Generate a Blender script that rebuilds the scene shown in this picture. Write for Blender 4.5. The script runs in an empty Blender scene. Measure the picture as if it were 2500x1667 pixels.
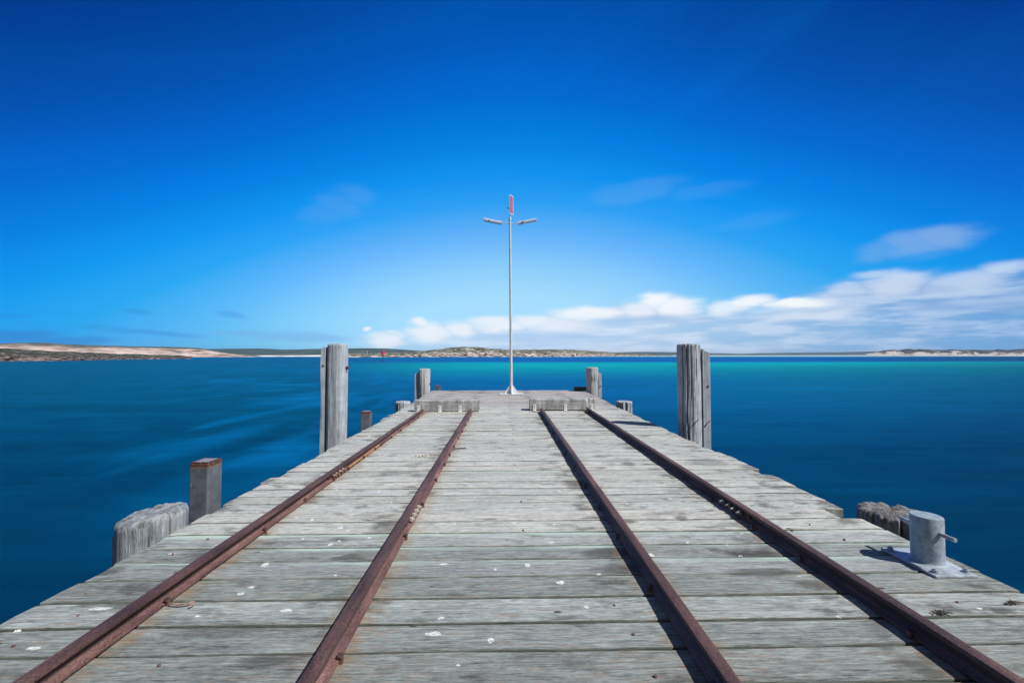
import bpy, bmesh, math, random
from mathutils import Vector, Matrix, noise
R = math.radians
random.seed(11)
scene = bpy.context.scene
col = scene.collection

# ------------------------------------------------------------------ camera
cd = bpy.data.cameras.new('camera'); cam = bpy.data.objects.new('camera', cd); col.objects.link(cam)
scene.camera = cam
cd.sensor_width = 36.0; cd.lens = 14.4; cd.clip_end = 60000; cd.clip_start = 0.05
cam.location = (0, 0, 1.31)
cam.rotation_euler = (R(90) + math.atan(.0325), 0, -math.atan(.021))
scene.render.resolution_x = 1024; scene.render.resolution_y = 682

# ------------------------------------------------------------------ sun
SUN_EL, SUN_AZ = R(50), R(120)          # azimuth measured from +Y towards +X
sd = bpy.data.lights.new('sun', 'SUN'); sd.energy = 4.9; sd.angle = R(.5); sd.color = (1, .97, .925)
sun = bpy.data.objects.new('sun', sd); col.objects.link(sun)
sun.rotation_euler = Vector((-math.sin(SUN_AZ)*math.cos(SUN_EL), -math.cos(SUN_AZ)*math.cos(SUN_EL), -math.sin(SUN_EL))).to_track_quat('-Z', 'Y').to_euler()
scene.view_settings.view_transform = 'Standard'; scene.view_settings.look = 'None'
scene.view_settings.exposure = 0; scene.view_settings.gamma = 1

# ------------------------------------------------------------------ node helper
class N:
    def __init__(s, tree):
        s.t = tree; s.n = tree.nodes; s.l = tree.links
    def _in(s, sock, v):
        if v is None: return
        if hasattr(v, 'is_output') or isinstance(v, bpy.types.NodeSocket): s.l.new(v, sock)
        else:
            if sock.type == 'RGBA' and isinstance(v, (tuple, list)) and len(v) == 3: v = (*v, 1)
            sock.default_value = v
    def m(s, op, a, b=None, c=None, clamp=False):
        n = s.n.new('ShaderNodeMath'); n.operation = op; n.use_clamp = clamp
        for i, v in enumerate((a, b, c)): s._in(n.inputs[i], v)
        return n.outputs[0]
    def vm(s, op, a, b=None):
        n = s.n.new('ShaderNodeVectorMath'); n.operation = op
        s._in(n.inputs[0], a); s._in(n.inputs[1], b)
        return n.outputs['Value'] if op in ('LENGTH', 'DOT_PRODUCT') else n.outputs[0]
    def mix(s, f, a, b, mode='MIX'):
        n = s.n.new('ShaderNodeMix'); n.data_type = 'RGBA'; n.blend_type = mode
        s._in(n.inputs[0], f); s._in(n.inputs[6], a); s._in(n.inputs[7], b)
        return n.outputs[2]
    def sep(s, v):
        n = s.n.new('ShaderNodeSeparateXYZ'); s._in(n.inputs[0], v); return n.outputs
    def comb(s, x=0, y=0, z=0):
        n = s.n.new('ShaderNodeCombineXYZ')
        for i, v in enumerate((x, y, z)): s._in(n.inputs[i], v)
        return n.outputs[0]
    def noise(s, v, scale=1, detail=4, rough=.55, dist=0, col=False):
        n = s.n.new('ShaderNodeTexNoise'); s._in(n.inputs['Vector'], v)
        n.inputs['Scale'].default_value = scale; n.inputs['Detail'].default_value = detail
        n.inputs['Roughness'].default_value = rough; n.inputs['Distortion'].default_value = dist
        return n.outputs['Color' if col else 0]
    def voro(s, v, scale=1, feature='F1', out='Distance', rnd=1):
        n = s.n.new('ShaderNodeTexVoronoi'); n.feature = feature; s._in(n.inputs['Vector'], v)
        n.inputs['Scale'].default_value = scale; n.inputs['Randomness'].default_value = rnd
        return n.outputs[out]
    def ramp(s, f, stops, interp='LINEAR'):
        n = s.n.new('ShaderNodeValToRGB'); s._in(n.inputs[0], f); r = n.color_ramp; r.interpolation = interp
        while len(r.elements) < len(stops): r.elements.new(.5)
        for e, (p, c) in zip(r.elements, stops):
            e.position = p; e.color = (c, c, c, 1) if isinstance(c, (int, float)) else (*c, 1)
        return n.outputs[0]
    def mr(s, v, a, b, c=0, d=1, smooth=False):
        n = s.n.new('ShaderNodeMapRange'); s._in(n.inputs[0], v)
        if smooth: n.interpolation_type = 'SMOOTHSTEP'
        for i, x in enumerate((a, b, c, d)): s._in(n.inputs[i+1], x)
        return n.outputs[0]
    def bump(s, h, strength=.5, dist=.01, normal=None):
        n = s.n.new('ShaderNodeBump'); s._in(n.inputs['Height'], h); n.inputs['Strength'].default_value = strength
        n.inputs['Distance'].default_value = dist
        if normal: s._in(n.inputs['Normal'], normal)
        return n.outputs[0]
    def coord(s, kind='Object'):
        return s.n.new('ShaderNodeTexCoord').outputs[kind]
    def pos(s):
        return s.n.new('ShaderNodeNewGeometry').outputs['Position']

def sr(r, g, b):
    f = lambda c: c/12.92 if c <= .04045 else ((c+.055)/1.055)**2.4
    return tuple(f(c/255) for c in (r, g, b))

# ------------------------------------------------------------------ sky
world = bpy.data.worlds.new("World"); scene.world = world; world.use_nodes = True
world.node_tree.nodes.clear()
w = N(world.node_tree)
STR = .1
sky = w.n.new('ShaderNodeTexSky'); sky.sky_type = 'NISHITA'; sky.sun_disc = False
sky.sun_elevation = SUN_EL; sky.sun_rotation = SUN_AZ; sky.altitude = 0; sky.air_density = 1.0; sky.dust_density = .6; sky.ozone_density = 2.5
d = w.vm('NORMALIZE', w.coord('Generated'))
dx, dy, dz = w.sep(d)
hor = w.m('SQRT', w.m('ADD', w.m('MULTIPLY', dx, dx), w.m('MULTIPLY', dy, dy)))
az = w.m('ARCTAN2', dx, dy); el = w.m('ARCTAN2', dz, hor)
DEG = 180/math.pi
azd = w.m('MULTIPLY', az, DEG); eld = w.m('MULTIPLY', el, DEG)
aza = w.m('MINIMUM', w.m('ABSOLUTE', w.m('SUBTRACT', azd, 1.5)), 60)
elp = w.m('MAXIMUM', eld, 0)
t = w.m('ADD', w.m('SQRT', w.m('ADD', w.m('MULTIPLY', elp, elp), w.m('POWER', w.m('MULTIPLY', aza, .4), 2))),
        w.m('MULTIPLY', w.m('MULTIPLY', w.m('MINIMUM', elp, 45), w.m('MULTIPLY', aza, aza)), .00021))
skyc = w.ramp(w.m('DIVIDE', t, 60), [(0, sr(172,220,250)), (8/60, sr(162,218,250)), (12/60, sr(138,203,250)), (16.2/60, sr(100,180,250)),
    (20.5/60, sr(44,160,245)), (24.2/60, sr(12,148,240)), (28.2/60, sr(0,129,229)), (33/60, sr(0,107,213)), (38/60, sr(0,92,193)), (42/60, sr(0,80,176)), (52/60, sr(0,58,145)), (1, sr(0,52,135))])
# the sky texture keeps its own side-to-side change of brightness
skyb = w.sep(sky.outputs[0])[2]
skyc = w.vm('MULTIPLY', skyc, w.comb(*[w.mr(skyb, 2.0, 8.0, .93, 1.12)]*3))
ll = w.m('MULTIPLY', w.mr(w.m('ABSOLUTE', az), .25, .7, 0, 1, True), w.mr(el, .35, .05, 0, 1, True))
skyc = w.mix(w.m('MULTIPLY', ll, .8), skyc, w.vm('MULTIPLY', skyc, (.7, 1.04, .88)))
# streaks of thin high cloud
uv = w.comb(az, el, 0)
wisp = w.noise(w.comb(w.m('ADD', w.m('MULTIPLY', az, 1.6), w.m('MULTIPLY', el, -2.2)), w.m('ADD', w.m('MULTIPLY', el, 9), w.m('MULTIPLY', az, -3.2)), 3.3), 1.3, 3, .5)
wispf = w.m('MULTIPLY', w.mr(wisp, .48, .8, 0, .09, True), w.mr(el, .1, .35, 0, 1))
skyc = w.mix(wispf, skyc, sr(0,128,228))
# ragged edges: cloud coordinates pushed about by stretched noise
wn = w.noise(w.comb(w.m('MULTIPLY', az, 9), w.m('MULTIPLY', el, 30), 0), 1, 4, .55, col=True)
wx, wy, wz = w.sep(wn)
azw = w.m('ADD', az, w.m('MULTIPLY', w.m('SUBTRACT', wx, .5), .09))
elw = w.m('ADD', el, w.m('MULTIPLY', w.m('SUBTRACT', wy, .5), .03))
def dirn(px, py):
    a = math.atan((px-1229)/1000); return a, math.atan((866-py)/1000*math.cos(a))
def blobs(lst, acc=None):
    for px, py, rx, ry, amp in lst:
        a, e = dirn(px, py); c = math.cos(a); rx_, ry_ = rx/1000*c*c, ry/1000*c
        q = w.m('ADD', w.m('POWER', w.m('MULTIPLY', w.m('SUBTRACT', azw, a), 1/rx_), 2), w.m('POWER', w.m('MULTIPLY', w.m('SUBTRACT', elw, e), 1/ry_), 2))
        g = w.m('MULTIPLY', w.m('EXPONENT', w.m('MULTIPLY', w.m('MULTIPLY', q, q), -.7)), amp)
        acc = g if acc is None else w.m('MAXIMUM', acc, g)
    return acc
# cloud bank along the horizon
tops = [(300,866),(600,850),(760,832),(860,815),(960,800),(1010,790),(1100,785),(1230,775),(1300,768),(1400,752),(1560,728),(1640,735),(1740,750),(1850,748),(1960,720),(2060,690),(2150,668),(2250,658),(2380,665),(2500,645),(2700,640)]
rs = []
for px, py in tops:
    a, e = dirn(px, py); rs.append(((a+1.0)/2.0, max(0, e)))
topn = w.ramp(w.mr(az, -1, 1, 0, 1), [r for r in rs][:32])
topn = w.sep(topn)[0]
bank = w.mr(w.m('SUBTRACT', topn, elw), -.012, .028, 0, 1, True)
body = w.noise(w.comb(w.m('MULTIPLY', az, 7.5), w.m('MULTIPLY', el, 44), 5.1), 1, 5, .58)
body2 = w.noise(w.comb(w.m('MULTIPLY', az, 2.2), w.m('MULTIPLY', el, 22), 9.4), 1, 3, .5)
fade_l = w.mr(az, -.5, .1, 0, 1, True)
low = w.mr(el, 0, .1, 1, .8)
bodyc = w.mix(w.mr(az, .1, .9, 0, 1), sr(198,221,248), sr(122,168,216))
brightc = w.mix(w.mr(az, .1, .95, 0, 1), sr(226,238,254), sr(176,202,234))
darkc = w.mix(w.mr(az, .1, .9, 0, 1), sr(176,206,242), sr(88,138,200))
bc = w.mix(w.mr(body, .40, .62, 0, 1, True), bodyc, brightc)
bc = w.mix(w.mr(body2, .5, .68, 0, .8, True), bc, darkc)
bankf = w.m('MULTIPLY', bank, w.m('MULTIPLY', w.m('MULTIPLY', fade_l, .9), w.mr(body, .25, .5, .75, 1)))
skyc = w.mix(bankf, skyc, bc)
white = blobs([(1020,785,20,13,.8),(1050,812,42,24,.85),(1118,806,34,20,.8),(940,832,40,16,.75),(905,803,11,7,.8),(975,818,22,12,.5),(1205,790,60,20,.75),(1300,782,50,14,.7),(1440,764,85,15,.9),(1360,790,80,20,.6),
   (1610,732,50,18,1),(1655,748,55,22,.95),(1560,752,60,20,.75),(1790,748,60,18,.75),(1830,738,50,14,.95),(1775,755,50,16,.55),(1945,738,85,12,1),(1990,760,120,16,.35)])
skyc = w.mix(white, skyc, sr(246,250,255))
grey = blobs([(2075,708,55,14,.6),(2185,700,70,26,.8),(2225,680,70,26,.8),(2160,668,60,12,.6),(2390,682,120,26,.7),(2330,700,90,20,.5),(2490,648,80,20,.75)])
skyc = w.mix(grey, skyc, sr(210,225,245))
high = blobs([(2335,572,85,24,.6),(2255,588,85,27,.52),(2170,606,65,22,.3),(870,476,45,20,.11),(825,502,50,22,.13),(785,522,45,20,.10),(1590,455,70,20,.13),(1520,475,70,20,.12),(1740,455,90,16,.08),(1850,535,90,16,.07),(365,0+852,16,5,.5)])
skyc = w.mix(high, skyc, sr(150,186,230))
dark = blobs([(60,822,120,12,.5),(190,832,100,10,.5),(395,816,95,6,.32),(340,765,42,7,.28),(565,765,34,8,.25),(60,772,50,5,.25),(270,807,30,5,.25)])
skyc = w.mix(dark, skyc, sr(48,120,205))
lt = blobs([(600,812,80,8,.5),(740,822,120,11,.5)])
skyc = w.mix(lt, skyc, sr(120,178,235))
# unseen sky behind and overhead: neutral grey added to take blue out of shadows
back = w.m('MULTIPLY', w.mr(dy, .25, -.45, 0, 1, True), w.mr(el, -.02, .06, 0, 1))
skyc = w.mix(back, skyc, (.125,.135,.145))
zen = w.mr(el, .95, 1.35, 0, .7, True)
skyc = w.mix(zen, skyc, (.10,.115,.13))
# ground half of the dome
skyc = w.mix(w.mr(el, -.02, 0, 1, 0), skyc, sr(0,70,120))
bg = w.n.new('ShaderNodeBackground'); w.l.new(skyc, bg.inputs[0]); bg.inputs[1].default_value = 1.0
out = w.n.new('ShaderNodeOutputWorld'); w.l.new(bg.outputs[0], out.inputs[0])
world.cycles.sampling_method = 'MANUAL'; world.cycles.sample_map_resolution = 512

# ------------------------------------------------------------------ object helpers
def tag(o, label=None, cat=None, group=None, kind=None):
    for k, v in (('label', label), ('category', cat), ('group', group), ('kind', kind)):
        if v: o[k] = v
    return o
def empty(name, loc, rz=0, **kw):
    o = bpy.data.objects.new(name, None); col.objects.link(o); o.location = loc; o.rotation_euler = (0, 0, rz)
    o.empty_display_size = .1
    return tag(o, **kw)
class MB:
    def __init__(s): s.v = []; s.f = []; s.mi = []
    def add(s, vs, fs, mi=0):
        o = len(s.v); s.v += [tuple(v) for v in vs]; s.f += [tuple(i+o for i in f) for f in fs]; s.mi += [mi]*len(fs); return s
    def box(s, c, d, rot=None, mi=0, top=None):
        x, y, z = (k/2 for k in d); t = top or 1
        vs = [Vector((a*x*(t if e > 0 else 1), b*y*(t if e > 0 else 1), e*z)) for e in (-1, 1) for a, b in ((-1,-1),(1,-1),(1,1),(-1,1))]
        if rot: vs = [rot @ v for v in vs]
        vs = [v + Vector(c) for v in vs]
        return s.add(vs, [(3,2,1,0),(4,5,6,7),(0,1,5,4),(1,2,6,5),(2,3,7,6),(3,0,4,7)], mi)
    def tube(s, p0, p1, r0, r1=None, n=16, caps=True, mi=0):
        p0, p1 = Vector(p0), Vector(p1); r1 = r0 if r1 is None else r1
        q = (p1-p0).to_track_quat('Z', 'Y').to_matrix()
        vs = []
        for p, r in ((p0, r0), (p1, r1)):
            for i in range(n):
                a = 2*math.pi*i/n; vs.append(p + q @ Vector((r*math.cos(a), r*math.sin(a), 0)))
        fs = [(i, (i+1) % n, n+(i+1) % n, n+i) for i in range(n)]
        if caps: fs += [tuple(range(n-1, -1, -1)), tuple(range(n, 2*n))]
        return s.add(vs, fs, mi)
    def path(s, pts, r, n=8, mi=0):
        for a, b in zip(pts, pts[1:]): s.tube(a, b, r, r, n, True, mi)
        return s
    def build(s, name, mats, parent=None, smooth=False, bevel=0, seg=2, angle=35, **kw):
        me = bpy.data.meshes.new(name); me.from_pydata(s.v, [], s.f)
        if not isinstance(mats, (list, tuple)): mats = [mats]
        for m in mats: me.materials.append(m)
        me.polygons.foreach_set('material_index', s.mi)
        if smooth: me.polygons.foreach_set('use_smooth', [True]*len(me.polygons))
        me.update()
        if smooth: me.set_sharp_from_angle(angle=R(angle))
        o = bpy.data.objects.new(name, me); col.objects.link(o)
        if parent: o.parent = parent
        if bevel:
            b = o.modifiers.new('bevel', 'BEVEL'); b.width = bevel; b.segments = seg; b.limit_method = 'ANGLE'; b.angle_limit = R(40)
        return tag(o, **kw)

def mat(name):
    m = bpy.data.materials.new(name); m.use_nodes = True; m.node_tree.nodes.clear()
    k = N(m.node_tree)
    p = k.n.new('ShaderNodeBsdfPrincipled'); o = k.n.new('ShaderNodeOutputMaterial'); k.l.new(p.outputs[0], o.inputs[0])
    p.inputs['Specular IOR Level'].default_value = .3
    def fin(color=None, rough=None, normal=None, metal=None, spec=None):
        for nm, v in (('Base Color', color), ('Roughness', rough), ('Normal', normal), ('Metallic', metal), ('Specular IOR Level', spec)):
            k._in(p.inputs[nm], v)
        return m
    return k, fin

# ------------------------------------------------------------------ materials
RAILS = [-1.80, -.738, .862, 1.93]
def deck_material():
    k, fin = mat('weathered_deck')
    P = k.pos(); x, y, z = k.sep(P)
    g = k.n.new('ShaderNodeNewGeometry'); rnd = g.outputs['Random Per Island']
    n0 = k.sep(g.outputs['Normal'])
    at = k.n.new('ShaderNodeAttribute'); at.attribute_name = 'across'; across = at.outputs['Fac']
    at2 = k.n.new('ShaderNodeAttribute'); at2.attribute_name = 'pale'; pale = at2.outputs['Fac']
    off = k.m('MULTIPLY', rnd, 137.0)
    wob = k.m('MULTIPLY', k.noise(k.comb(k.m('MULTIPLY', x, 1.1), y, off), 1.5, 2), .05)
    gv = k.comb(k.m('ADD', k.m('MULTIPLY', x, 2.2), off), k.m('MULTIPLY', k.m('ADD', y, wob), 60), k.m('MULTIPLY', z, 60))
    grain = k.noise(gv, 1, 6, .65)
    gv2 = k.comb(k.m('ADD', k.m('MULTIPLY', x, 13), off), k.m('MULTIPLY', k.m('ADD', y, wob), 190), k.m('MULTIPLY', z, 190))
    fine = k.noise(gv2, 1, 4, .7)
    patch = k.noise(k.comb(k.m('ADD', k.m('MULTIPLY', x, 1.6), off), k.m('MULTIPLY', y, 7), 0), 1, 5, .6)
    mott = k.noise(k.comb(k.m('MULTIPLY', x, 22), k.m('MULTIPLY', y, 60), off), 1, 5, .75)
    v = k.m('ADD', k.m('ADD', k.m('MULTIPLY', grain, .42), k.m('MULTIPLY', fine, .38)), k.m('ADD', k.m('MULTIPLY', patch, .22), k.m('MULTIPLY', mott, .26)))
    c = k.ramp(v, [(.445, (.035,.035,.033)), (.52, (.165,.17,.165)), (.58, (.305,.318,.31)), (.65, (.425,.44,.43)), (.76, (.60,.615,.60))])
    tone = k.mr(rnd, 0, 1, .84, 1.1)
    c = k.vm('MULTIPLY', c, k.comb(k.m('MULTIPLY', tone, k.mr(k.m('FRACT', k.m('MULTIPLY', rnd, 7.3)), 0, 1, .985, 1.035)), tone, k.m('MULTIPLY', tone, k.mr(k.m('FRACT', k.m('MULTIPLY', rnd, 13.7)), 0, 1, .96, 1.02))))
    fe = k.mr(y, 9.6, 11, 0, 1); c = k.vm('MULTIPLY', c, k.comb(k.mr(fe, 0, 1, 1, .86), k.mr(fe, 0, 1, 1, .80), k.mr(fe, 0, 1, 1, .82)))
    # planks darker and coarser towards the near end, paler in the middle
    near_far = k.mr(k.m('ADD', k.m('ADD', y, k.m('MULTIPLY', rnd, .6)), k.m('MULTIPLY', x, .06)), 1.75, 3.8, 0, 1)
    o3 = k.mr(near_far, 0, 1, .37, 1.13); c = k.vm('MULTIPLY', c, k.comb(k.m('MULTIPLY', o3, k.mr(near_far, 0, 1, .90, .99)), o3, k.m('MULTIPLY', o3, k.mr(near_far, 0, 1, 1.02, .985))))
    # warm bare-wood fibres
    warm = k.mr(k.noise(k.comb(k.m('ADD', k.m('MULTIPLY', x, 7), off), k.m('MULTIPLY', y, 55), 7), 1, 4, .7), .53, .64, 0, .7)
    c = k.mix(k.m('MULTIPLY', warm, k.mr(patch, .4, .6, .25, 1)), c, (.30,.20,.13))
    # coarse raised fibres strongest on the near planks
    cf = k.noise(k.comb(k.m('ADD', k.m('MULTIPLY', x, 9), off), k.m('MULTIPLY', y, 75), 11), 1, 5, .75)
    cff = k.mr(cf, .32, .68, k.mr(near_far, 0, 1, .55, .85), k.mr(near_far, 0, 1, 1.5, 1.15)); c = k.vm('MULTIPLY', c, k.comb(cff, cff, cff))
    # thin dark checks along the grain
    chk = k.noise(k.comb(k.m('ADD', k.m('MULTIPLY', x, 3.0), off), k.m('MULTIPLY', k.m('ADD', y, wob), 120), 2), 1, 3, .6)
    chkf = k.m('MULTIPLY', k.mr(chk, .64, .69, 0, 1), k.mr(patch, .38, .6, .9, .25))
    c = k.mix(k.m('MULTIPLY', chkf, .8), c, (.035,.033,.03))
    # damp dark patches
    blot = k.noise(k.comb(k.m('MULTIPLY', x, 3.2), k.m('MULTIPLY', y, 6), off), 1, 5, .6)
    near_rail = None
    for rx in RAILS:
        dd = k.mr(k.m('ABSOLUTE', k.m('SUBTRACT', x, rx-.10)), .05, .30, 1, 0)
        near_rail = dd if near_rail is None else k.m('MAXIMUM', near_rail, dd)
    blf = k.mr(k.m('ADD', blot, k.m('ADD', k.m('MULTIPLY', near_rail, .09), k.m('MULTIPLY', k.m('MAXIMUM', k.mr(x, 2.35, 2.85, 0, 1), k.mr(x, -2.1, -2.5, 0, .7)), .09))), .575, .70, 0, .72)
    c = k.mix(blf, c, (.075,.072,.062))
    # large dark stains
    sw = k.m('MULTIPLY', k.m('SUBTRACT', k.noise(k.comb(k.m('MULTIPLY', x, 7), k.m('MULTIPLY', y, 22), 1), 1, 4, .65), .5), 1.5)
    st_ = None
    for (sx_, sy_, ra, rb, am) in [(.70,2.53,.17,.07,.8),(.68,2.74,.19,.07,.8),(1.57,2.48,.22,.06,.75),(1.68,2.70,.20,.075,.9),(1.43,3.30,.06,.05,.8),(1.5,4.95,.10,.10,.7),(1.25,5.3,.12,.09,.5),(-1.02,1.82,.12,.05,.8),(-1.35,2.03,.3,.06,.5),(-.98,5.95,.05,.04,.4),(.72,4.2,.12,.2,.5),(2.5,5.0,.25,.18,.5),(2.7,2.75,.15,.12,.6),(-.9,3.2,.12,.2,.5)]:
        q_ = k.m('ADD', k.m('POWER', k.m('MULTIPLY', k.m('SUBTRACT', x, sx_), 1/ra), 2), k.m('POWER', k.m('MULTIPLY', k.m('SUBTRACT', y, sy_), 1/rb), 2))
        g_ = k.m('MULTIPLY', k.mr(k.m('ADD', q_, sw), .3, 1.2, 1, 0), am); st_ = g_ if st_ is None else k.m('MAXIMUM', st_, g_)
    c = k.mix(k.m('MULTIPLY', st_, .85), c, (.065,.062,.058))
    # knots and old fixing holes
    vv = k.comb(k.m('MULTIPLY', x, 3.1), k.m('MULTIPLY', y, 7.3), 0)
    vd = k.voro(vv, 1); kn = k.mr(vd, .045, .085, .85, 0)
    kn = k.m('MULTIPLY', kn, k.mr(k.sep(k.voro(vv, 1, out='Color'))[0], .45, .5, 0, 1))
    c = k.mix(kn, c, (.03,.028,.026))
    # rust bled out from the rails
    rn = k.noise(k.comb(k.m('MULTIPLY', x, 9), k.m('MULTIPLY', y, 30), 3), 1, 4, .7)
    rf = None
    for rx in RAILS:
        q = k.m('SUBTRACT', k.m('ABSOLUTE', k.m('SUBTRACT', x, rx)), .05)
        dd = k.mr(k.m('ADD', q, k.m('MULTIPLY', k.m('SUBTRACT', rn, .5), -.28)), -.01, .085, 1, 0)
        rf = dd if rf is None else k.m('MAXIMUM', rf, dd)
    c = k.mix(k.m('MULTIPLY', rf, k.m('MULTIPLY', k.mr(rn, .38, .62, .08, .62), k.mr(y, 9.4, 9.5, 1, 0))), c, (.30,.17,.07))
    # lichen green along the plank edges and gaps
    edge = k.mr(k.m('ABSOLUTE', k.m('SUBTRACT', across, .5)), .445, .495, 0, 1)
    en = k.noise(k.comb(k.m('MULTIPLY', x, 5), k.m('MULTIPLY', y, 40), off), 1, 4, .6)
    c = k.mix(k.m('MULTIPLY', edge, k.mr(en, .35, .6, .25, .85)), c, (.10,.115,.09))
    # pale green-white salt on the chamfered edges
    pf = k.m('MULTIPLY', pale, k.mr(k.m('ADD', across, k.m('MULTIPLY', k.m('SUBTRACT', en, .5), .12)), .62, .84, 0, 1))
    pf = k.m('MULTIPLY', pf, k.mr(k.noise(k.comb(k.m('MULTIPLY', x, .8), k.m('MULTIPLY', y, 14), off), 1, 5, .7), .44, .62, 0, .95))
    c = k.mix(pf, c, (.47,.60,.53))
    # small white specks
    sp = k.mr(k.voro(k.comb(k.m('MULTIPLY', x, 5), k.m('MULTIPLY', y, 8), 4), 1), .03, .05, .8, 0)
    sp = k.m('MULTIPLY', sp, k.mr(k.sep(k.voro(k.comb(k.m('MULTIPLY', x, 5), k.m('MULTIPLY', y, 8), 4), 1, out='Color'))[1], .72, .75, 0, 1))
    c = k.mix(sp, c, (.72,.73,.71))
    # ends and sides of planks
    h = k.m('ADD', k.m('MULTIPLY', grain, .7), k.m('ADD', k.m('MULTIPLY', fine, .5), k.m('ADD', k.m('MULTIPLY', chkf, -.7), k.m('MULTIPLY', kn, -.6))))
    return fin(c, .85, k.bump(h, .9, .008), spec=.2)

def pile_material(name, stops, bump=.8, warm=0.0, wet=False):
    k, fin = mat(name)
    P = k.coord('Object'); x, y, z = k.sep(P)
    gr = k.noise(k.comb(k.m('MULTIPLY', x, 38), k.m('MULTIPLY', y, 38), k.m('MULTIPLY', z, 2.6)), 1, 6, .65, .3)
    fi = k.noise(k.comb(k.m('MULTIPLY', x, 120), k.m('MULTIPLY', y, 120), k.m('MULTIPLY', z, 14)), 1, 4, .7)
    bl = k.noise(P, 6, 5, .6)
    at = k.n.new('ShaderNodeAttribute'); at.attribute_name = 'crack'; ck = at.outputs['Fac']
    v = k.m('ADD', k.m('ADD', k.m('MULTIPLY', gr, .5), k.m('MULTIPLY', fi, .25)), k.m('MULTIPLY', bl, .4))
    c = k.ramp(v, stops)
    if warm: c = k.mix(k.mr(bl, .5, .66, 0, warm), c, (.20,.14,.09))
    # flaking white salt
    sal = k.noise(k.comb(k.m('MULTIPLY', x, 30), k.m('MULTIPLY', y, 30), k.m('MULTIPLY', z, 7)), 1, 5, .7)
    c = k.mix(k.mr(sal, .60, .68, 0, .7), c, (.62,.65,.67))
    c = k.mix(k.m('MULTIPLY', ck, .85), c, (.03,.028,.026))
    h = k.m('ADD', k.m('ADD', k.m('MULTIPLY', gr, 1.0), k.m('MULTIPLY', fi, .4)), k.m('MULTIPLY', sal, .25))
    return fin(c, .88, k.bump(h, bump, .02), spec=.2)

def rust_material():
    k, fin = mat('rusted_steel')
    P = k.pos(); x, y, z = k.sep(P)
    a = k.noise(P, 110, 5, .8); b = k.noise(k.comb(k.m('MULTIPLY', x, 14), k.m('MULTIPLY', y, 2.2), k.m('MULTIPLY', z, 14)), 1, 5, .6)
    c = k.ramp(k.m('ADD', k.m('MULTIPLY', a, .55), k.m('MULTIPLY', b, .45)), [(.38, (.030,.016,.015)), (.47, (.085,.044,.040)), (.56, (.150,.080,.068)), (.66, (.30,.175,.135))])
    q = k.m('MULTIPLY', k.mr(z, .030, .036, 1.45, .55), k.mr(z, .070, .076, 1, 1.5)); c = k.vm('MULTIPLY', c, k.comb(q, q, q))  # foot rust lighter; darker web paints in the shade below the head
    return fin(c, k.mr(a, .3, .7, .5, .75), k.bump(a, .7, .004), spec=.45)

def simple(name, c1, c2, scale=20, rough=.6, bump=.2, dist=.003, metal=0, spec=.3, stretch=None, detail=4):
    k, fin = mat(name); P = k.coord('Object')
    if stretch:
        x, y, z = k.sep(P); P = k.comb(k.m('MULTIPLY', x, stretch[0]), k.m('MULTIPLY', y, stretch[1]), k.m('MULTIPLY', z, stretch[2]))
    n = k.noise(P, scale, detail, .6)
    return fin(k.ramp(n, [(.36, c1), (.64, c2)]), rough, k.bump(n, bump, dist), metal, spec)

M = {}
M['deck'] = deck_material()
M['pile'] = pile_material('weathered_pile', [(.35,(.09,.09,.095)), (.46,(.30,.325,.35)), (.57,(.45,.49,.53)), (.72,(.60,.65,.69))])
M['pile_smooth'] = pile_material('grey_dressed_pile', [(.36,(.15,.16,.175)), (.50,(.34,.375,.41)), (.62,(.46,.51,.55)), (.80,(.60,.65,.70))], .5)
M['pile_pale'] = pile_material('bleached_pile', [(.36,(.10,.095,.09)), (.48,(.34,.355,.36)), (.60,(.52,.54,.55)), (.78,(.68,.70,.71))], .6, .35)
M['pile_dark'] = pile_material('rotten_pile', [(.40,(.03,.028,.027)), (.50,(.12,.115,.115)), (.60,(.28,.28,.285)), (.74,(.46,.48,.49))], 1.0, .35)
M['stump'] = pile_material('near_stump', [(.37,(.06,.06,.06)), (.48,(.20,.22,.24)), (.58,(.35,.385,.415)), (.74,(.54,.58,.62))], .9, .25)
M['timber'] = pile_material('sawn_timber', [(.34,(.20,.21,.22)), (.50,(.37,.40,.44)), (.64,(.49,.53,.57)), (.80,(.58,.62,.66))], .35)
M['rust'] = rust_material()
M['under'] = simple('substructure_timber', (.05,.045,.04), (.13,.12,.10), 8, .9, .5, .02)
def lime():
    k, fin = mat('bird_lime'); P = k.coord('Object'); x, y, z = k.sep(P)
    n = k.noise(P, 70, 4, .6); a = k.noise(k.comb(k.m('MULTIPLY', x, 25), k.m('MULTIPLY', y, 60), 0), 1, 4, .7)
    m = fin(k.ramp(n, [(.36, (.50,.53,.51)), (.64, (.80,.81,.79))]), .85, spec=.1)
    pr = [q for q in k.n if q.type == 'BSDF_PRINCIPLED'][0]; k._in(pr.inputs['Alpha'], k.mr(a, .34, .50, .3, 1)); return m
M['dropping'] = lime()
def galv():
    k, fin = mat('galvanised_steel'); P = k.coord('Object')
    n = k.noise(P, 14, 5, .65); s = k.voro(P, 60, out='Color'); sx = k.sep(s)[0]
    c = k.ramp(k.m('ADD', k.m('MULTIPLY', n, .8), k.m('MULTIPLY', sx, .2)), [(.35,(.22,.28,.33)), (.52,(.31,.38,.44)), (.7,(.40,.47,.53))])
    return fin(c, k.mr(n, .3, .7, .5, .65), k.bump(n, .25, .004), .05, .4)
M['galv'] = galv()
M['galv_plate'] = simple('worn_galvanised_plate', (.27,.31,.36), (.50,.54,.59), 11, .5, .3, .003, .15, .4)
M['nut'] = simple('plated_nut', (.45,.42,.36), (.66,.62,.54), 40, .45, .2, .002, .2)
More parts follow.
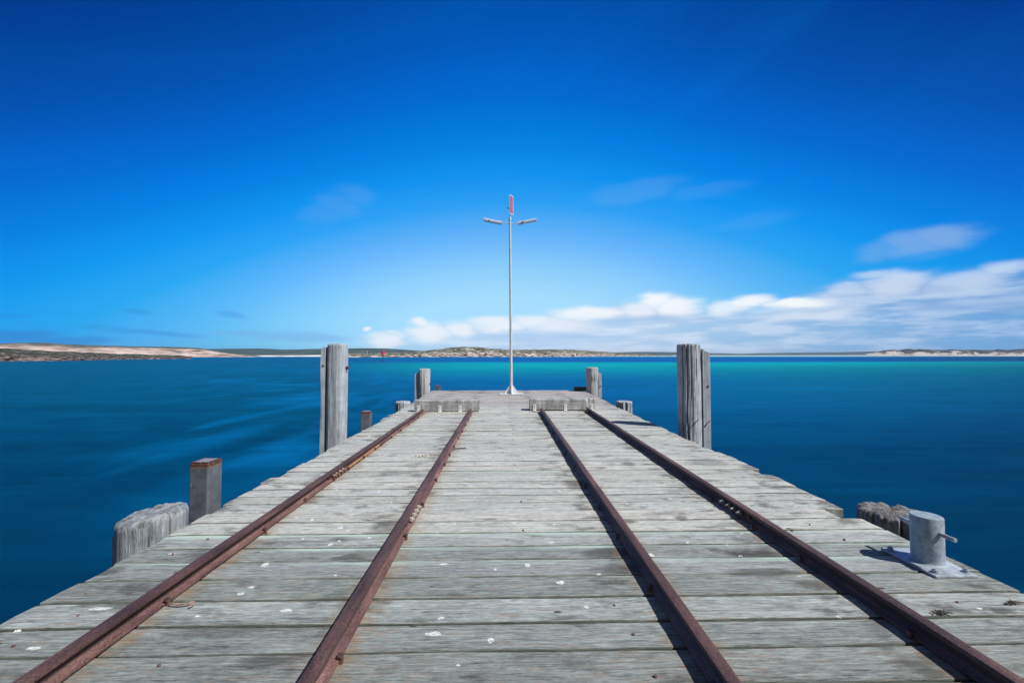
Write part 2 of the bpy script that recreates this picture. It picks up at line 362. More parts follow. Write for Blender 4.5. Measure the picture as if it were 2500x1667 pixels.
M['bolt_dark'] = simple('dark_nut', (.10,.10,.10), (.34,.35,.36), 30, .4, .2, .002, .6)
M['pole'] = simple('pole_paint', (.62,.65,.66), (.76,.79,.79), 3, .35, .05, .002, .1, .5)
M['lamp_body'] = simple('lamp_housing', (.58,.62,.66), (.72,.75,.78), 8, .45, .05)
M['diffuser'] = simple('lamp_diffuser', (.45,.50,.56), (.58,.62,.68), 5, .25, .02, spec=.5)
def acrylic(name, c, f, clear=False):
    k, fin = mat(name); m = fin(c, .3, spec=.5)
    tr_ = k.n.new('ShaderNodeBsdfTransparent' if clear else 'ShaderNodeBsdfTranslucent'); tr_.inputs[0].default_value = (*c, 1)
    pr_ = [n for n in k.n if n.type == 'BSDF_PRINCIPLED'][0]; o_ = [n for n in k.n if n.type == 'OUTPUT_MATERIAL'][0]
    mx_ = k.n.new('ShaderNodeMixShader'); mx_.inputs[0].default_value = f
    k.l.new(pr_.outputs[0], mx_.inputs[1]); k.l.new(tr_.outputs[0], mx_.inputs[2]); k.l.new(mx_.outputs[0], o_.inputs[0])
    return m
M['diffuser'] = acrylic('lamp_diffuser', (.88,.93,.96), .88, True)
M['lamp_frame'] = acrylic('lamp_frame', (.93,.95,.95), .55)
M['pink'] = simple('pink_tube', (.75,.22,.45), (.85,.32,.55), 5, .3, .02)
M['bracket'] = simple('bright_zinc', (.70,.72,.74), (.84,.85,.86), 30, .45, .1, .002, .1)
M['red'] = simple('red_paint', (.78,.03,.05), (.85,.05,.07), 3, .5, .05)
M['black_pole'] = simple('marker_pile', (.03,.035,.04), (.08,.08,.09), 2, .7, .1)
M['yellow'] = simple('yellow_rust', (.42,.20,.05), (.62,.36,.08), 50, .8, .5, .004)
M['crust'] = simple('crusted_rust', (.10,.055,.045), (.46,.33,.26), 60, .8, .5, .004)
M['shell'] = simple('pale_shell', (.5,.44,.36), (.75,.68,.58), 40, .6, .4, .003)
M['twig'] = simple('dry_twig', (.05,.04,.03), (.14,.11,.08), 50, .9, .5, .003)

def steel_pile_mat():
    k, fin = mat('painted_steel_pile'); P = k.coord('Object'); x, y, z = k.sep(P)
    n = k.noise(P, 9, 5, .6); f = k.noise(P, 45, 5, .7)
    c = k.ramp(n, [(.35,(.105,.115,.13)), (.6,(.165,.18,.20)), (.75,(.22,.235,.25))])
    st = k.noise(k.comb(k.m('MULTIPLY', x, 50), k.m('MULTIPLY', y, 50), k.m('MULTIPLY', z, 8)), 1, 3, .6)
    c = k.mix(k.mr(st, .68, .72, 0, .55), c, (.42,.46,.50))
    top = k.m('ADD', z, k.m('MULTIPLY', k.m('SUBTRACT', f, .5), .10))       # rust eats down from the cut top; object origin is at the cap
    c = k.mix(k.mr(top, -.048, -.034, 0, .9), c, (.26,.15,.06))
    c = k.mix(k.mr(top, -.036, -.026, 0, 1), c, k.ramp(f, [(.4,(.045,.02,.018)), (.6,(.13,.055,.04)), (.7,(.42,.25,.13))]))
    return fin(c, .6, k.bump(f, .3, .003), .1, .4)
M['steelpile'] = steel_pile_mat()
def cap_mat():
    k, fin = mat('pile_cap'); P = k.coord('Object'); x, y, z = k.sep(P)
    f = k.noise(P, 45, 5, .7)
    e = k.m('ADD', k.m('MAXIMUM', k.m('ABSOLUTE', x), k.m('ABSOLUTE', y)), k.m('MULTIPLY', k.m('SUBTRACT', f, .5), .05))
    c = k.mix(k.mr(e, .06, .07, 0, 1), (.24,.26,.30), k.ramp(f, [(.4,(.05,.022,.02)), (.6,(.16,.065,.045)), (.72,(.5,.33,.2))]))
    return fin(c, .65, k.bump(f, .5, .004), .1, .4)
M['cap'] = cap_mat()

# ------------------------------------------------------------------ water
def water_material():
    m = bpy.data.materials.new('sea_water'); m.use_nodes = True; m.node_tree.nodes.clear(); k = N(m.node_tree)
    P = k.pos(); x, y, z = k.sep(P)
    r = k.m('SQRT', k.m('ADD', k.m('MULTIPLY', x, x), k.m('MULTIPLY', y, y)))
    # seabed: position along the channel, edges bent by noise
    edge_n = k.noise(k.comb(k.m('MULTIPLY', x, .004), k.m('MULTIPLY', y, .004), 1), 1, 3, .5)
    yy = k.m('ADD', y, k.m('MULTIPLY', x, -.03))
    lg = k.m('LOGARITHM', k.m('MAXIMUM', yy, 1.0), 10.0)
    lg = k.m('ADD', lg, k.m('MULTIPLY', k.m('SUBTRACT', edge_n, .5), .25))
    #          4m    15m     30m     55m     80m    110m   150m   190m   230m   500m  700m  900m
    col_ = k.ramp(k.m('DIVIDE', lg, 4.0), [(.15, (.0003,.028,.075)), (.30, (.0006,.052,.135)), (.37, (.001,.088,.235)), (.435, (.001,.115,.29)), (.475, (.0010,.195,.315)),
        (.505, (.0008,.27,.34)), (.535, (.001,.31,.36)), (.556, (.001,.30,.38)), (.582, (.0008,.095,.32)), (.675, (.0015,.10,.33)), (.715, (.02,.22,.36)), (.735, (.18,.42,.46)), (.80, (.30,.50,.52))])
    # the left side stays deep: no sand bank there
    deep = k.ramp(k.m('DIVIDE', lg, 4.0), [(.15, (.0003,.026,.072)), (.30, (.0005,.048,.115)), (.40, (.0005,.078,.165)), (.50, (.0005,.088,.185)), (.58, (.0005,.085,.18)), (.70, (.001,.09,.24)), (.8, (.001,.09,.26))])
    side = k.m('DIVIDE', x, k.m('MAXIMUM', y, 1))
    sf = k.mr(k.m('ADD', side, k.m('MULTIPLY', k.m('SUBTRACT', edge_n, .5), .25)), -.5, -.02, 1, 0, True)
    c = k.mix(sf, col_, deep)
    # dark weed ground far out to the right
    c = k.mix(k.m('MULTIPLY', k.mr(side, .7, 1.25, 0, .6), k.mr(lg, 2.3, 2.42, 0, 1)), c, (.001,.05,.13))
    # paler blue patches left of the jetty, stretched along y by noise
    sn = k.noise(k.comb(k.m('MULTIPLY', x, .26), k.m('MULTIPLY', y, .11), 2.7), 1, 3, .5, .8)
    c = k.mix(k.m('MULTIPLY', k.mr(sn, .40, .82, 0, .62, True), k.m('MULTIPLY', k.mr(side, -.05, -.25, 0, 1), k.mr(side, -1.0, -.70, .12, 1))), c, (.001,.165,.42))
    c = k.mix(k.m('MULTIPLY', k.mr(side, .25, .7, 0, .55), k.m('MULTIPLY', k.mr(lg, 1.3, 1.75, 0, 1), k.mr(lg, 2.0, 2.2, 1, 0))), c, (.0006,.13,.20))
    c = k.mix(k.mr(side, .75, 1.35, 0, .42), c, (.0005,.028,.075))
    s2 = k.noise(k.comb(k.m('MULTIPLY', x, .05), k.m('MULTIPLY', y, .35), 8), 1, 4, .6)
    s2f = k.mr(s2, .35, .68, .86, 1.14)
    s3 = k.noise(k.comb(k.m('MULTIPLY', x, .35), k.m('MULTIPLY', y, 1.6), 4), 1, 5, .65, .3)
    s2f = k.m('MULTIPLY', s2f, k.mr(s3, .33, .67, .87, 1.13))
    c = k.vm('MULTIPLY', c, k.comb(s2f, s2f, s2f))
    # long exposure: the swell is smoothed away
    wv = k.noise(k.comb(k.m('MULTIPLY', x, .35), k.m('MULTIPLY', y, .9), 0), 1, 3, .5)
    nrm = k.bump(wv, .25, .12)
    dif = k.n.new('ShaderNodeBsdfDiffuse'); k._in(dif.inputs[0], c); k._in(dif.inputs['Normal'], nrm)
    gl = k.n.new('ShaderNodeBsdfGlossy'); gl.inputs['Roughness'].default_value = .38; k._in(gl.inputs['Normal'], nrm); k._in(gl.inputs[0], (.25,.65,.9))
    fr = k.n.new('ShaderNodeFresnel'); fr.inputs[0].default_value = 1.2; k._in(fr.inputs['Normal'], nrm)
    mx = k.n.new('ShaderNodeMixShader'); k._in(mx.inputs[0], k.mr(fr.outputs[0], 0, 1, .004, .10)); k.l.new(dif.outputs[0], mx.inputs[1]); k.l.new(gl.outputs[0], mx.inputs[2])
    o = k.n.new('ShaderNodeOutputMaterial'); k.l.new(mx.outputs[0], o.inputs[0])
    return m
SEA = -2.2
S = 30000
MB().add([(-S,-S,SEA),(S,-S,SEA),(S,S,SEA),(-S,S,SEA)], [(0,1,2,3)]).build('water', water_material(), kind='structure')

# ------------------------------------------------------------------ far land
def land_mat(name, kind):
    k, fin = mat(name); P = k.pos(); x, y, z = k.sep(P)
    at = k.n.new('ShaderNodeAttribute'); at.attribute_name = 'face'; face = at.outputs['Fac']
    nz = k.sep(k.n.new('ShaderNodeNewGeometry').outputs['True Normal'])[2]
    if kind == 'near':
        n = k.noise(k.comb(x, y, k.m('MULTIPLY', z, 3)), .28, 5, .7); b = k.noise(k.comb(x, y, k.m('MULTIPLY', z, 3)), .06, 3, .5)
        sc = k.ramp(n, [(.40,(.016,.022,.016)), (.5,(.045,.058,.04)), (.56,(.085,.09,.07)), (.62,(.34,.29,.26))])
        rk = k.ramp(k.noise(k.comb(k.m('MULTIPLY', x, .3), k.m('MULTIPLY', y, .3), k.m('MULTIPLY', z, 3)), 1, 4, .7), [(.42,(.012,.008,.01)), (.50,(.05,.035,.035)), (.58,(.32,.25,.23))])
        c = k.mix(face, sc, rk)
    elif kind == 'cliff':
        n = k.noise(P, .09, 5, .7)
        sc = k.ramp(n, [(.38,(.05,.065,.05)), (.55,(.10,.115,.09)), (.66,(.28,.25,.21))])
        st = k.noise(k.comb(k.m('MULTIPLY', x, .02), k.m('MULTIPLY', y, .02), k.m('MULTIPLY', z, .9)), 1, 4, .6, .4)
        lum = k.noise(k.comb(k.m('MULTIPLY', x, .05), k.m('MULTIPLY', y, .05), k.m('MULTIPLY', z, .15)), 1, 5, .65)
        rk = k.ramp(k.m('ADD', k.m('MULTIPLY', st, .45), k.m('MULTIPLY', lum, .55)), [(.40,(.08,.075,.075)), (.445,(.28,.21,.19)), (.50,(.46,.34,.29)), (.57,(.56,.47,.43)), (.65,(.62,.58,.56))])
        c = k.mix(face, sc, rk)
    elif kind == 'hill':
        n = k.noise(P, .012, 5, .7)
        sc = k.ramp(n, [(.36,(.045,.075,.082)), (.55,(.075,.11,.11)), (.7,(.12,.15,.14))])
        rk = k.ramp(k.noise(P, .05, 4, .6), [(.4,(.55,.55,.52)), (.6,(.78,.77,.74))])
        c = k.mix(face, sc, rk)
    elif kind == 'island':
        n = k.noise(P, .13, 4, .8); b = k.noise(P, .03, 3, .5)
        sc = k.ramp(k.m('ADD', k.m('MULTIPLY', n, .75), k.m('MULTIPLY', b, .25)), [(.42,(.03,.04,.028)), (.48,(.10,.115,.075)), (.53,(.20,.195,.14)), (.58,(.52,.47,.42))])
        up = k.m('MULTIPLY', k.mr(z, 10, 13, 0, .6), k.mr(n, .45, .6, 1, 0)); sc = k.mix(up, sc, (.035,.05,.042))
        rk = k.ramp(k.noise(k.comb(k.m('MULTIPLY', x, .12), k.m('MULTIPLY', y, .12), k.m('MULTIPLY', z, .9)), 1, 4, .7), [(.43,(.03,.02,.02)), (.48,(.16,.11,.10)), (.53,(.50,.41,.37)), (.62,(.70,.65,.61))])
        c = k.mix(face, sc, rk)
    else:
        n = k.noise(k.comb(k.m('MULTIPLY', x, .028), k.m('MULTIPLY', y, .028), k.m('MULTIPLY', z, .11)), 1, 5, .65, .6)
        top = k.mr(z, 4, 20, -.13, .11)
        c = k.ramp(k.m('ADD', n, top), [(.40,(.44,.41,.39)), (.44,(.28,.22,.20)), (.465,(.06,.065,.072)), (.7,(.035,.045,.052))])
    return fin(c, .95, None, spec=.05)

def land(name, pts, D, m, rows, jit=1.0, nscale=.02, zz=0, sub=4, fjit=.12):
    """pts: (x, y, ridge height) along the shore; rows: (share of depth, share of height, face)"""
    fine = []
    for (a, b) in zip(pts, pts[1:]):
        for i in range(sub): fine.append([a[j]+(b[j]-a[j])*i/sub for j in range(3)])
    fine.append(list(pts[-1]))
    vs = []; fa = []
    dense = []
    for (u0, h0, f0), (u1, h1, f1) in zip(rows, rows[1:]):
        for i in range(4): q = i/4; dense.append((u0+(u1-u0)*q, h0+(h1-h0)*q, f0+(f1-f0)*q))
    dense.append(rows[-1])
    for i, (x, y, h) in enumerate(fine):
        dr = Vector((x, y, 0)).normalized(); base = SEA-1.0
        for (u, hh, f) in dense:
            p = Vector((x, y, 0)) + dr*D*u
            n = noise.fractal(Vector((p.x*nscale, p.y*nscale, zz+u)), 1.0, 2.0, 4)
            s = min(1, max(0, (hh-.02)*6)) if u < 1 else 1
            p += dr*n*jit*3*(1 if 0 < u < 1 else .3)
            p.z = base + (h-base)*hh + n*jit*s
            vs.append(p); fa.append(min(1, max(0, f + (n*fjit*6 if 0 < f < 1 else 0))))
    k = len(dense)
    fs = [(i*k+j, (i+1)*k+j, (i+1)*k+j+1, i*k+j+1) for i in range(len(fine)-1) for j in range(k-1)]
    mb = MB(); mb.add(vs, fs); o = mb.build(name, m, smooth=True, angle=180, kind='structure')
    at = o.data.attributes.new('face', 'FLOAT', 'POINT'); at.data.foreach_set('value', fa)
    return o
A = [(-271, 201, 5.7), (-271, 205, 5.6), (-271, 210, 5.5), (-270, 214, 5.5), (-270, 219, 5.4), (-270, 224, 5.3), (-268, 228, 5.0), (-266, 231, 4.6), (-263, 235, 4.2), (-260, 238, 3.8), (-258, 242, 3.5), (-255, 246, 3.3), (-261, 259, 3.2), (-267, 274, 2.9), (-274, 289, 2.5), (-275, 299, 2.1), (-276, 309, 2.0), (-277, 321, 1.8), (-277, 332, 1.5), (-276, 343, 1.2), (-275, 355, 0.8), (-275, 368, -0.7)]
B = [(-610, 452, 16.0), (-604, 458, 16.0), (-599, 463, 16.0), (-593, 469, 16.0), (-587, 475, 15.9), (-581, 481, 15.9), (-575, 487, 16.4), (-568, 493, 17.2), (-562, 500, 17.5), (-555, 507, 17.4), (-548, 514, 16.6), (-541, 521, 15.8), (-534, 528, 15.4), (-526, 536, 15.2), (-518, 543, 14.9), (-510, 552, 14.6), (-502, 560, 14.2), (-493, 568, 14.1), (-485, 577, 13.9), (-475, 586, 13.8), (-466, 596, 13.5), (-456, 605, 12.9), (-446, 615, 12.3), (-436, 626, 8.8), (-425, 637, 5.9), (-414, 648, 3.0), (-402, 659, 0.3), (-390, 671, -2.1)]
C = [(-652, 717, 20.5), (-636, 722, 20.1), (-620, 727, 19.7), (-603, 733, 19.3), (-586, 739, 18.9), (-568, 744, 18.5), (-551, 750, 18.1), (-533, 756, 17.8), (-514, 762, 18.2), (-496, 768, 18.6), (-477, 774, 19.0), (-458, 780, 19.4), (-438, 787, 18.5), (-418, 793, 17.2), (-398, 800, 17.7), (-377, 807, 19.2), (-356, 814, 20.2), (-335, 821, 20.8), (-313, 828, 21.5), (-291, 835, 22.2), (-268, 843, 22.1), (-245, 850, 21.6), (-222, 858, 19.9), (-198, 866, 17.3), (-173, 874, 14.3), (-148, 882, 8.2)]
D = [(-222, 591, 4.0), (-216, 595, 3.8), (-209, 599, 3.6), (-203, 603, 3.4), (-197, 608, 3.3), (-190, 612, 3.6), (-184, 617, 4.0), (-177, 621, 4.3), (-170, 626, 4.6), (-163, 631, 4.9), (-156, 635, 5.3), (-149, 640, 6.0), (-141, 644, 6.9), (-134, 647, 7.8), (-126, 650, 8.5), (-118, 653, 9.1), (-110, 656, 11.2), (-102, 659, 11.3), (-94, 662, 12.5), (-85, 665, 14.8), (-77, 668, 15.4), (-69, 671, 15.9), (-60, 675, 16.1), (-51, 678, 15.9), (-43, 681, 15.7), (-34, 684, 15.2), (-25, 688, 14.0), (-16, 691, 13.1), (-7, 694, 12.5), (2, 698, 11.9), (11, 701, 11.3), (21, 706, 11.2), (30, 713, 11.4), (40, 719, 11.5), (50, 725, 11.7), (60, 731, 11.8), (70, 738, 12.0), (81, 745, 12.1), (91, 751, 12.3), (102, 758, 12.4), (113, 765, 12.5), (125, 773, 12.6), (136, 782, 12.1), (150, 798, 11.5), (164, 815, 10.9), (178, 833, 10.3), (194, 851, 9.6), (210, 870, 9.0), (226, 891, 8.3), (244, 912, 7.5), (262, 934, 6.8), (282, 958, 6.0), (302, 983, 5.1), (324, 1010, 4.3), (346, 1037, 3.4), (371, 1067, 2.6), (396, 1098, 1.8), (423, 1131, 1.5), (452, 1167, 1.2), (483, 1204, 0.9), (515, 1244, 0.6)]
E = [(597, 2691, 11.8), (705, 2689, 19.4), (813, 2686, 24.5), (921, 2684, 27.1), (1029, 2682, 26.0), (1137, 2680, 22.3), (1245, 2677, 18.1), (1353, 2675, 14.5), (1461, 2673, 13.3), (1569, 2671, 10.1), (1677, 2668, 14.5), (1785, 2666, 16.1), (1893, 2664, 17.7), (2001, 2662, 19.2), (2109, 2659, 20.7), (2217, 2657, 22.3), (2325, 2655, 25.3), (2433, 2652, 28.2), (2542, 2650, 31.5), (2650, 2648, 34.7), (2758, 2646, 38.0), (2866, 2643, 41.2), (2974, 2641, 41.9), (3082, 2639, 41.7), (3190, 2637, 41.1), (3298, 2634, 39.1), (3406, 2632, 37.0), (3514, 2630, 37.1), (3622, 2628, 37.8), (3730, 2625, 38.6), (3838, 2623, 39.3)]
F = [(1296, 1437, 5.1), (1313, 1441, 6.6), (1329, 1445, 8.1), (1346, 1449, 11.5), (1363, 1452, 14.9), (1379, 1456, 18.0), (1396, 1460, 19.4), (1413, 1464, 19.9), (1430, 1468, 19.9), (1448, 1472, 17.5), (1465, 1476, 20.6), (1482, 1480, 23.5), (1500, 1483, 25.1), (1517, 1487, 21.4), (1535, 1491, 20.7), (1553, 1496, 23.8), (1571, 1500, 22.9), (1589, 1504, 22.7), (1607, 1508, 21.4), (1625, 1512, 18.2), (1644, 1516, 15.3), (1662, 1520, 14.7), (1681, 1525, 17.2), (1699, 1529, 22.0), (1718, 1533, 22.2), (1737, 1537, 21.4), (1756, 1542, 20.2), (1775, 1546, 18.7), (1794, 1550, 18.5), (1814, 1555, 20.2), (1833, 1559, 21.3), (1853, 1564, 20.9), (1872, 1568, 20.4), (1892, 1573, 18.3), (1912, 1577, 16.2), (1932, 1582, 19.1), (1952, 1586, 22.6), (1973, 1591, 24.8), (1993, 1595, 22.8), (2014, 1600, 21.0), (2034, 1605, 20.9), (2055, 1610, 23.0), (2076, 1614, 24.8), (2097, 1619, 25.1), (2118, 1624, 25.5), (2140, 1629, 24.5), (2161, 1634, 23.5), (2183, 1639, 22.6), (2205, 1643, 21.6), (2226, 1648, 20.6), (2249, 1653, 19.6), (2271, 1658, 18.8), (2293, 1664, 19.2), (2316, 1669, 19.6), (2338, 1674, 20.1), (2361, 1679, 20.5), (2384, 1684, 21.0), (2407, 1689, 21.4), (2430, 1695, 21.9), (2454, 1700, 22.3), (2477, 1705, 22.8)]

land('headland_scrub', A, 40, land_mat('headland_scrub', 'near'), [(-.02,0,1), (0,.20,1), (.02,.36,1), (.10,.46,.3), (.4,.72,0), (1,1,0), (1.6,.8,0), (2.6,-.1,0)], .45, .06, 0, 6)
land('cliffs', B, 90, land_mat('cliff_rock', 'cliff'), [(-.01,0,1), (0,.16,1), (.06,.34,1), (.16,.50,1), (.28,.72,.9), (.4,.82,.2), (.55,.88,.0), (1,1,0), (1.8,.9,0), (3,-.1,0)], .5, .022, 3, 6)
land('hills', C, 500, land_mat('distant_hill', 'hill'), [(0,0,1), (.005,.12,1), (.012,.15,.55), (.05,.2,.0), (.5,.66,0), (1,1,0), (2,-.1,0)], .8, .006, 6, 3)
land('island', D, 90, land_mat('island_scrub', 'island'), [(-.01,0,1), (0,.14,1), (.01,.30,1), (.05,.42,.8), (.12,.50,0), (.5,.80,0), (1,1,0), (1.7,.8,0), (2.6,-.1,0)], .9, .07, 9, 6)
land('far_shore', E, 800, land_mat('far_shore', 'hill'), [(0,0,.2), (.01,.10,0), (.5,.8,0), (1,1,0), (2,-.1,0)], 1.0, .002, 12, 3)
land('dunes', F, 60, land_mat('dune', 'dune'), [(-.3,0,0), (0,.12,0), (.1,.2,0), (.3,.5,0), (.7,.85,0), (1,1,0), (1.7,.7,0), (3,-.1,0)], 1.3, .02, 15, 6)
# low sand spit in front of the dunes
bm_ = MB(); sp = []
for i in range(61):
    a = .32 + (1.02-.32)*i/60; r0 = 1350+500*max(0, (i-12)/60)-80*math.sin(i*.6)*.2; r1 = r0+1500
    wz = SEA+.05+.35*min(1, i/12)
    sp += [(r0*math.sin(a), r0*math.cos(a), SEA-.3), ((r0+60)*math.sin(a), (r0+60)*math.cos(a), wz), (r1*math.sin(a), r1*math.cos(a), wz+.1)]
bm_.add(sp, [(i*3+j, i*3+3+j, i*3+4+j, i*3+1+j) for i in range(60) for j in range(2)])
bm_.build('sand_spit', simple('wet_sand', (.42,.48,.49), (.56,.60,.60), .01, .9, 0), kind='structure')

# ------------------------------------------------------------------ jetty
jetty = empty('jetty', (0, 7, 0), label='long weathered grey timber jetty with cross planks running out over blue water', cat='jetty')
def jp(v): return (v[0], v[1]-7, v[2])       # parts of the jetty are stored relative to its base
edges_y = [1.862, 2.051, 2.254, 2.469, 2.677, 2.868, 3.074, 3.285, 3.484, 3.684, 3.888]
ys = list(edges_y)
while ys[0] > -4.5: ys.insert(0, ys[0]-random.uniform(.19, .215))
while ys[-1] < 15.0: ys.append(ys[-1]+random.uniform(.185, .215))
def lx(y):
    b = -2.43 if y < 9 else -2.43-.15*min(1, (y-9)/5)
    return b
def rxx(y): return 2.88 if y < 3.3 else (2.93 if y < 5.5 else 2.86 if y < 11 else 2.93)
vs_all, fs_all, across_all, pale_all = [], [], [], []
def plank(y0, y1, x0, x1, dz, pale, tilt):
    """rough sawn plank: rounded section swept along x with wandering edges"""
    n = max(6, int((x1-x0)/.07)); th = .085
    prof = [(0,-th),(0,-.012),(.012,-.003),(.035,0),(.5,.001),(.965,0),(.988,-.003),(1,-.012),(1,-th)]
    acr = [0,0,.02,.07,.5,.93,.98,1,1]
    base = len(vs_all); sd_ = random.random()*500
    for i in range(n+1):
        x = x0+(x1-x0)*i/n
        e0 = noise.noise(Vector((x*2.3, sd_, 0)))*.004+noise.noise(Vector((x*14, sd_, 0)))*.002
        e1 = noise.noise(Vector((x*2.3, sd_, 9)))*.004+noise.noise(Vector((x*14, sd_, 9)))*.002
        end = min(1, min(i, n-i)/1.0); zend = 0 if end else -.006
        for (a, z), ac in zip(prof, acr):
            yy = y0+e0+(y1+e1-y0-e0)*a
            zz = z+dz+noise.noise(Vector((x*1.7, a*2, sd_)))*.0035+tilt*(a-.5)+(zend if z > -.05 else 0)
            vs_all.append(jp((x+(noise.noise(Vector((a*9, sd_, 4)))*.012 if not end else 0), yy, zz)))
            across_all.append(ac); pale_all.append(pale)
    m = len(prof)
    for i in range(n):
        for j in range(m-1):
            a = base+i*m+j; fs_all.append((a, a+m, a+m+1, a+1))
        a = base+i*m; fs_all.append((a+m-1, a+2*m-1, a+m, a))
    fs_all.append(tuple(base+j for j in range(m))); fs_all.append(tuple(base+n*m+j for j in range(m-1, -1, -1)))
for i in range(len(ys)-1):
    y0, y1 = ys[i], ys[i+1]; gap = random.uniform(.008, .015)
    yc = (y0+y1)/2
    l = lx(yc)+random.uniform(-.02, .02)-(.045 if random.random() < .15 else 0); r = rxx(yc)+random.uniform(-.022, .022)
    if abs(yc-3.38) < .1: r = 2.72
    if abs(yc-3.58) < .1: r = 2.91
    if abs(yc-4.38) < .12: r = 2.95
    if abs(yc-4.58) < .1: r = 2.86
    pale = 1.0 if abs(yc-2.56) < .12 or abs(yc-2.77) < .1 or abs(yc-2.96) < .09 else (.7 if random.random() < .16 else 0)
    dz = random.uniform(-.004, .004)
    if yc > 6.2 and i % 2 == 0 or yc > 13:
        s = .15+random.uniform(-.004, .004)
        plank(y0+gap/2, y1-gap/2, l, s-.003, dz, pale, random.uniform(-.004, .004))
        plank(y0+gap/2, y1-gap/2, s+.003, r, dz+random.uniform(-.003, .003), pale, random.uniform(-.004, .004))
    else:
        plank(y0+gap/2, y1-gap/2, l, r, dz, pale, random.uniform(-.005, .005))
deckmb = MB(); deckmb.add(vs_all, fs_all)
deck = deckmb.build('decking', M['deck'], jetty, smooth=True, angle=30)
for nm, arr in (('across', across_all), ('pale', pale_all)):
    a = deck.data.attributes.new(nm, 'FLOAT', 'POINT'); a.data.foreach_set('value', arr)
DROPS = [(-0.33, 1.98, 0.043, 0.017), (-0.06, 1.93, 0.015, 0.018), (0.15, 2.6, 0.018, 0.027), (0.33, 2.39, 0.029, 0.021), (-1.2, 2.91, 0.015, 0.021), (-1.52, 3.33, 0.013, 0.025), (-1.49, 2.64, 0.027, 0.026), (-1.11, 2.16, 0.036, 0.013), (-0.31, 2.09, 0.018, 0.01), (0.34, 2.91, 0.02, 0.017), (-0.38, 3.24, 0.015, 0.015), (-0.37, 2.62, 0.029, 0.012), (0.08, 3.24, 0.017, 0.018), (0.43, 2.16, 0.014, 0.015), (-1.24, 3.18, 0.027, 0.02), (-1.16, 3.13, 0.018, 0.016), (-0.19, 1.78, 0.009, 0.006), (-0.05, 2.55, 0.01, 0.011), (-0.53, 3.39, 0.012, 0.012), (-0.96, 3.01, 0.016, 0.012), (-1.16, 2.96, 0.011, 0.011), (0.57, 2.48, 0.014, 0.007), (-1.0, 3.71, 0.01, 0.012), (0.39, 3.21, 0.012, 0.012), (-1.44, 2.32, 0.022, 0.016), (-1.42, 2.38, 0.023, 0.012), (-2.08, 2.2, 0.061, 0.017), (-2.31, 2.04, 0.015, 0.01), (-2.1, 1.92, 0.032, 0.012), (-2.19, 2.8, 0.025, 0.011), (0.97, 2.71, 0.022, 0.028), (1.52, 3.75, 0.024, 0.015), (1.75, 3.02, 0.014, 0.013), (1.29, 2.89, 0.016, 0.009), (2.32, 4.84, 0.018, 0.019), (0.54, 3.98, 0.019, 0.018), (2.53, 3.54, 0.016, 0.014), (1.55, 2.85, 0.01, 0.009), (1.55, 2.69, 0.016, 0.009), (1.68, 2.06, 0.013, 0.007), (2.46, 2.11, 0.018, 0.01), (1.75, 2.43, 0.013, 0.005), (-1.16, 4.21, 0.047, 0.017), (-1.2, 4.02, 0.017, 0.025), (-1.06, 3.85, 0.014, 0.014), (-0.33, 4.13, 0.023, 0.013), (-2.16, 6.71, 0.025, 0.043), (-1.36, 5.41, 0.02, 0.017), (-1.66, 3.37, 0.015, 0.012), (-1.43, 3.0, 0.015, 0.01), (-2.06, 5.91, 0.01, 0.021)]

dm = MB()
from mathutils.bvhtree import BVHTree
bvh = BVHTree.FromPolygons([Vector(v) for v in vs_all], fs_all)
def deck_z(x, y):
    h = bvh.ray_cast(Vector((x, y-7, 1)), Vector((0, 0, -1)))
    return h[0].z if h[0] is not None and h[0].z > -.02 else 0
def splat(x, y, rx, ry):
    n = 14; sd_ = random.random()*99
    ring = []
    for i in range(n):
        a = 2*math.pi*i/n; q = 1+.45*noise.noise(Vector((math.cos(a)*1.3, math.sin(a)*1.3, sd_)))+random.uniform(-.12, .12)
        ring.append((x+rx*q*math.cos(a), y+ry*q*math.sin(a)))
    vs = []
    for q, dz in ((1, -.001), (.85, .0012), (.45, .0016)): vs += [jp((x+(px-x)*q, y+(py-y)*q, deck_z(x+(px-x)*q, y+(py-y)*q)+dz)) for px, py in ring]
    vs.append(jp((x, y, deck_z(x, y)+.0018)))
    fs = [(k_*n+i, k_*n+(i+1) % n, k_*n+n+(i+1) % n, k_*n+n+i) for k_ in (0, 1) for i in range(n)]+[(2*n+i, 2*n+(i+1) % n, 3*n) for i in range(n)]
    dm.add(vs, fs)
for x, y, rx, ry in DROPS: splat(x, y, max(rx, .008), max(ry*.95, .006))
for i in range(34):
    y = random.uniform(2, 14)**1.0; x = random.uniform(-2.3, 2.7); q = random.uniform(.005, .010)
    if min(abs(x-rx) for rx in RAILS) > .09: splat(x, y, q*random.uniform(1, 2.0), q*random.uniform(.6, 1))
dm.build('bird_droppings', M['dropping'], jetty, kind='stuff')
# longitudinal beams and cross heads under the planks
for x in (-2.15, -1.3, -.4, .45, 1.3, 2.2, 2.6):
    MB().box(jp((x, 5.2, -.23)), (.16, 19.4, .26)).build('stringer', M['under'], jetty, bevel=.01)
for y in (-3.6, .1, 3.6, 7.4, 11.0, 14.6):
    MB().box(jp((.22, y, -.515)), (5.3 if y > -9 else 5, .30, .30)).build('crosshead', M['under'], jetty, bevel=.012)
    for x in (-1.9, 2.25):
        MB().tube(jp((x, y, -6)), jp((x, y, -.67)), .19, .17, 14).build('bearing_pile', M['under'], jetty, smooth=True)
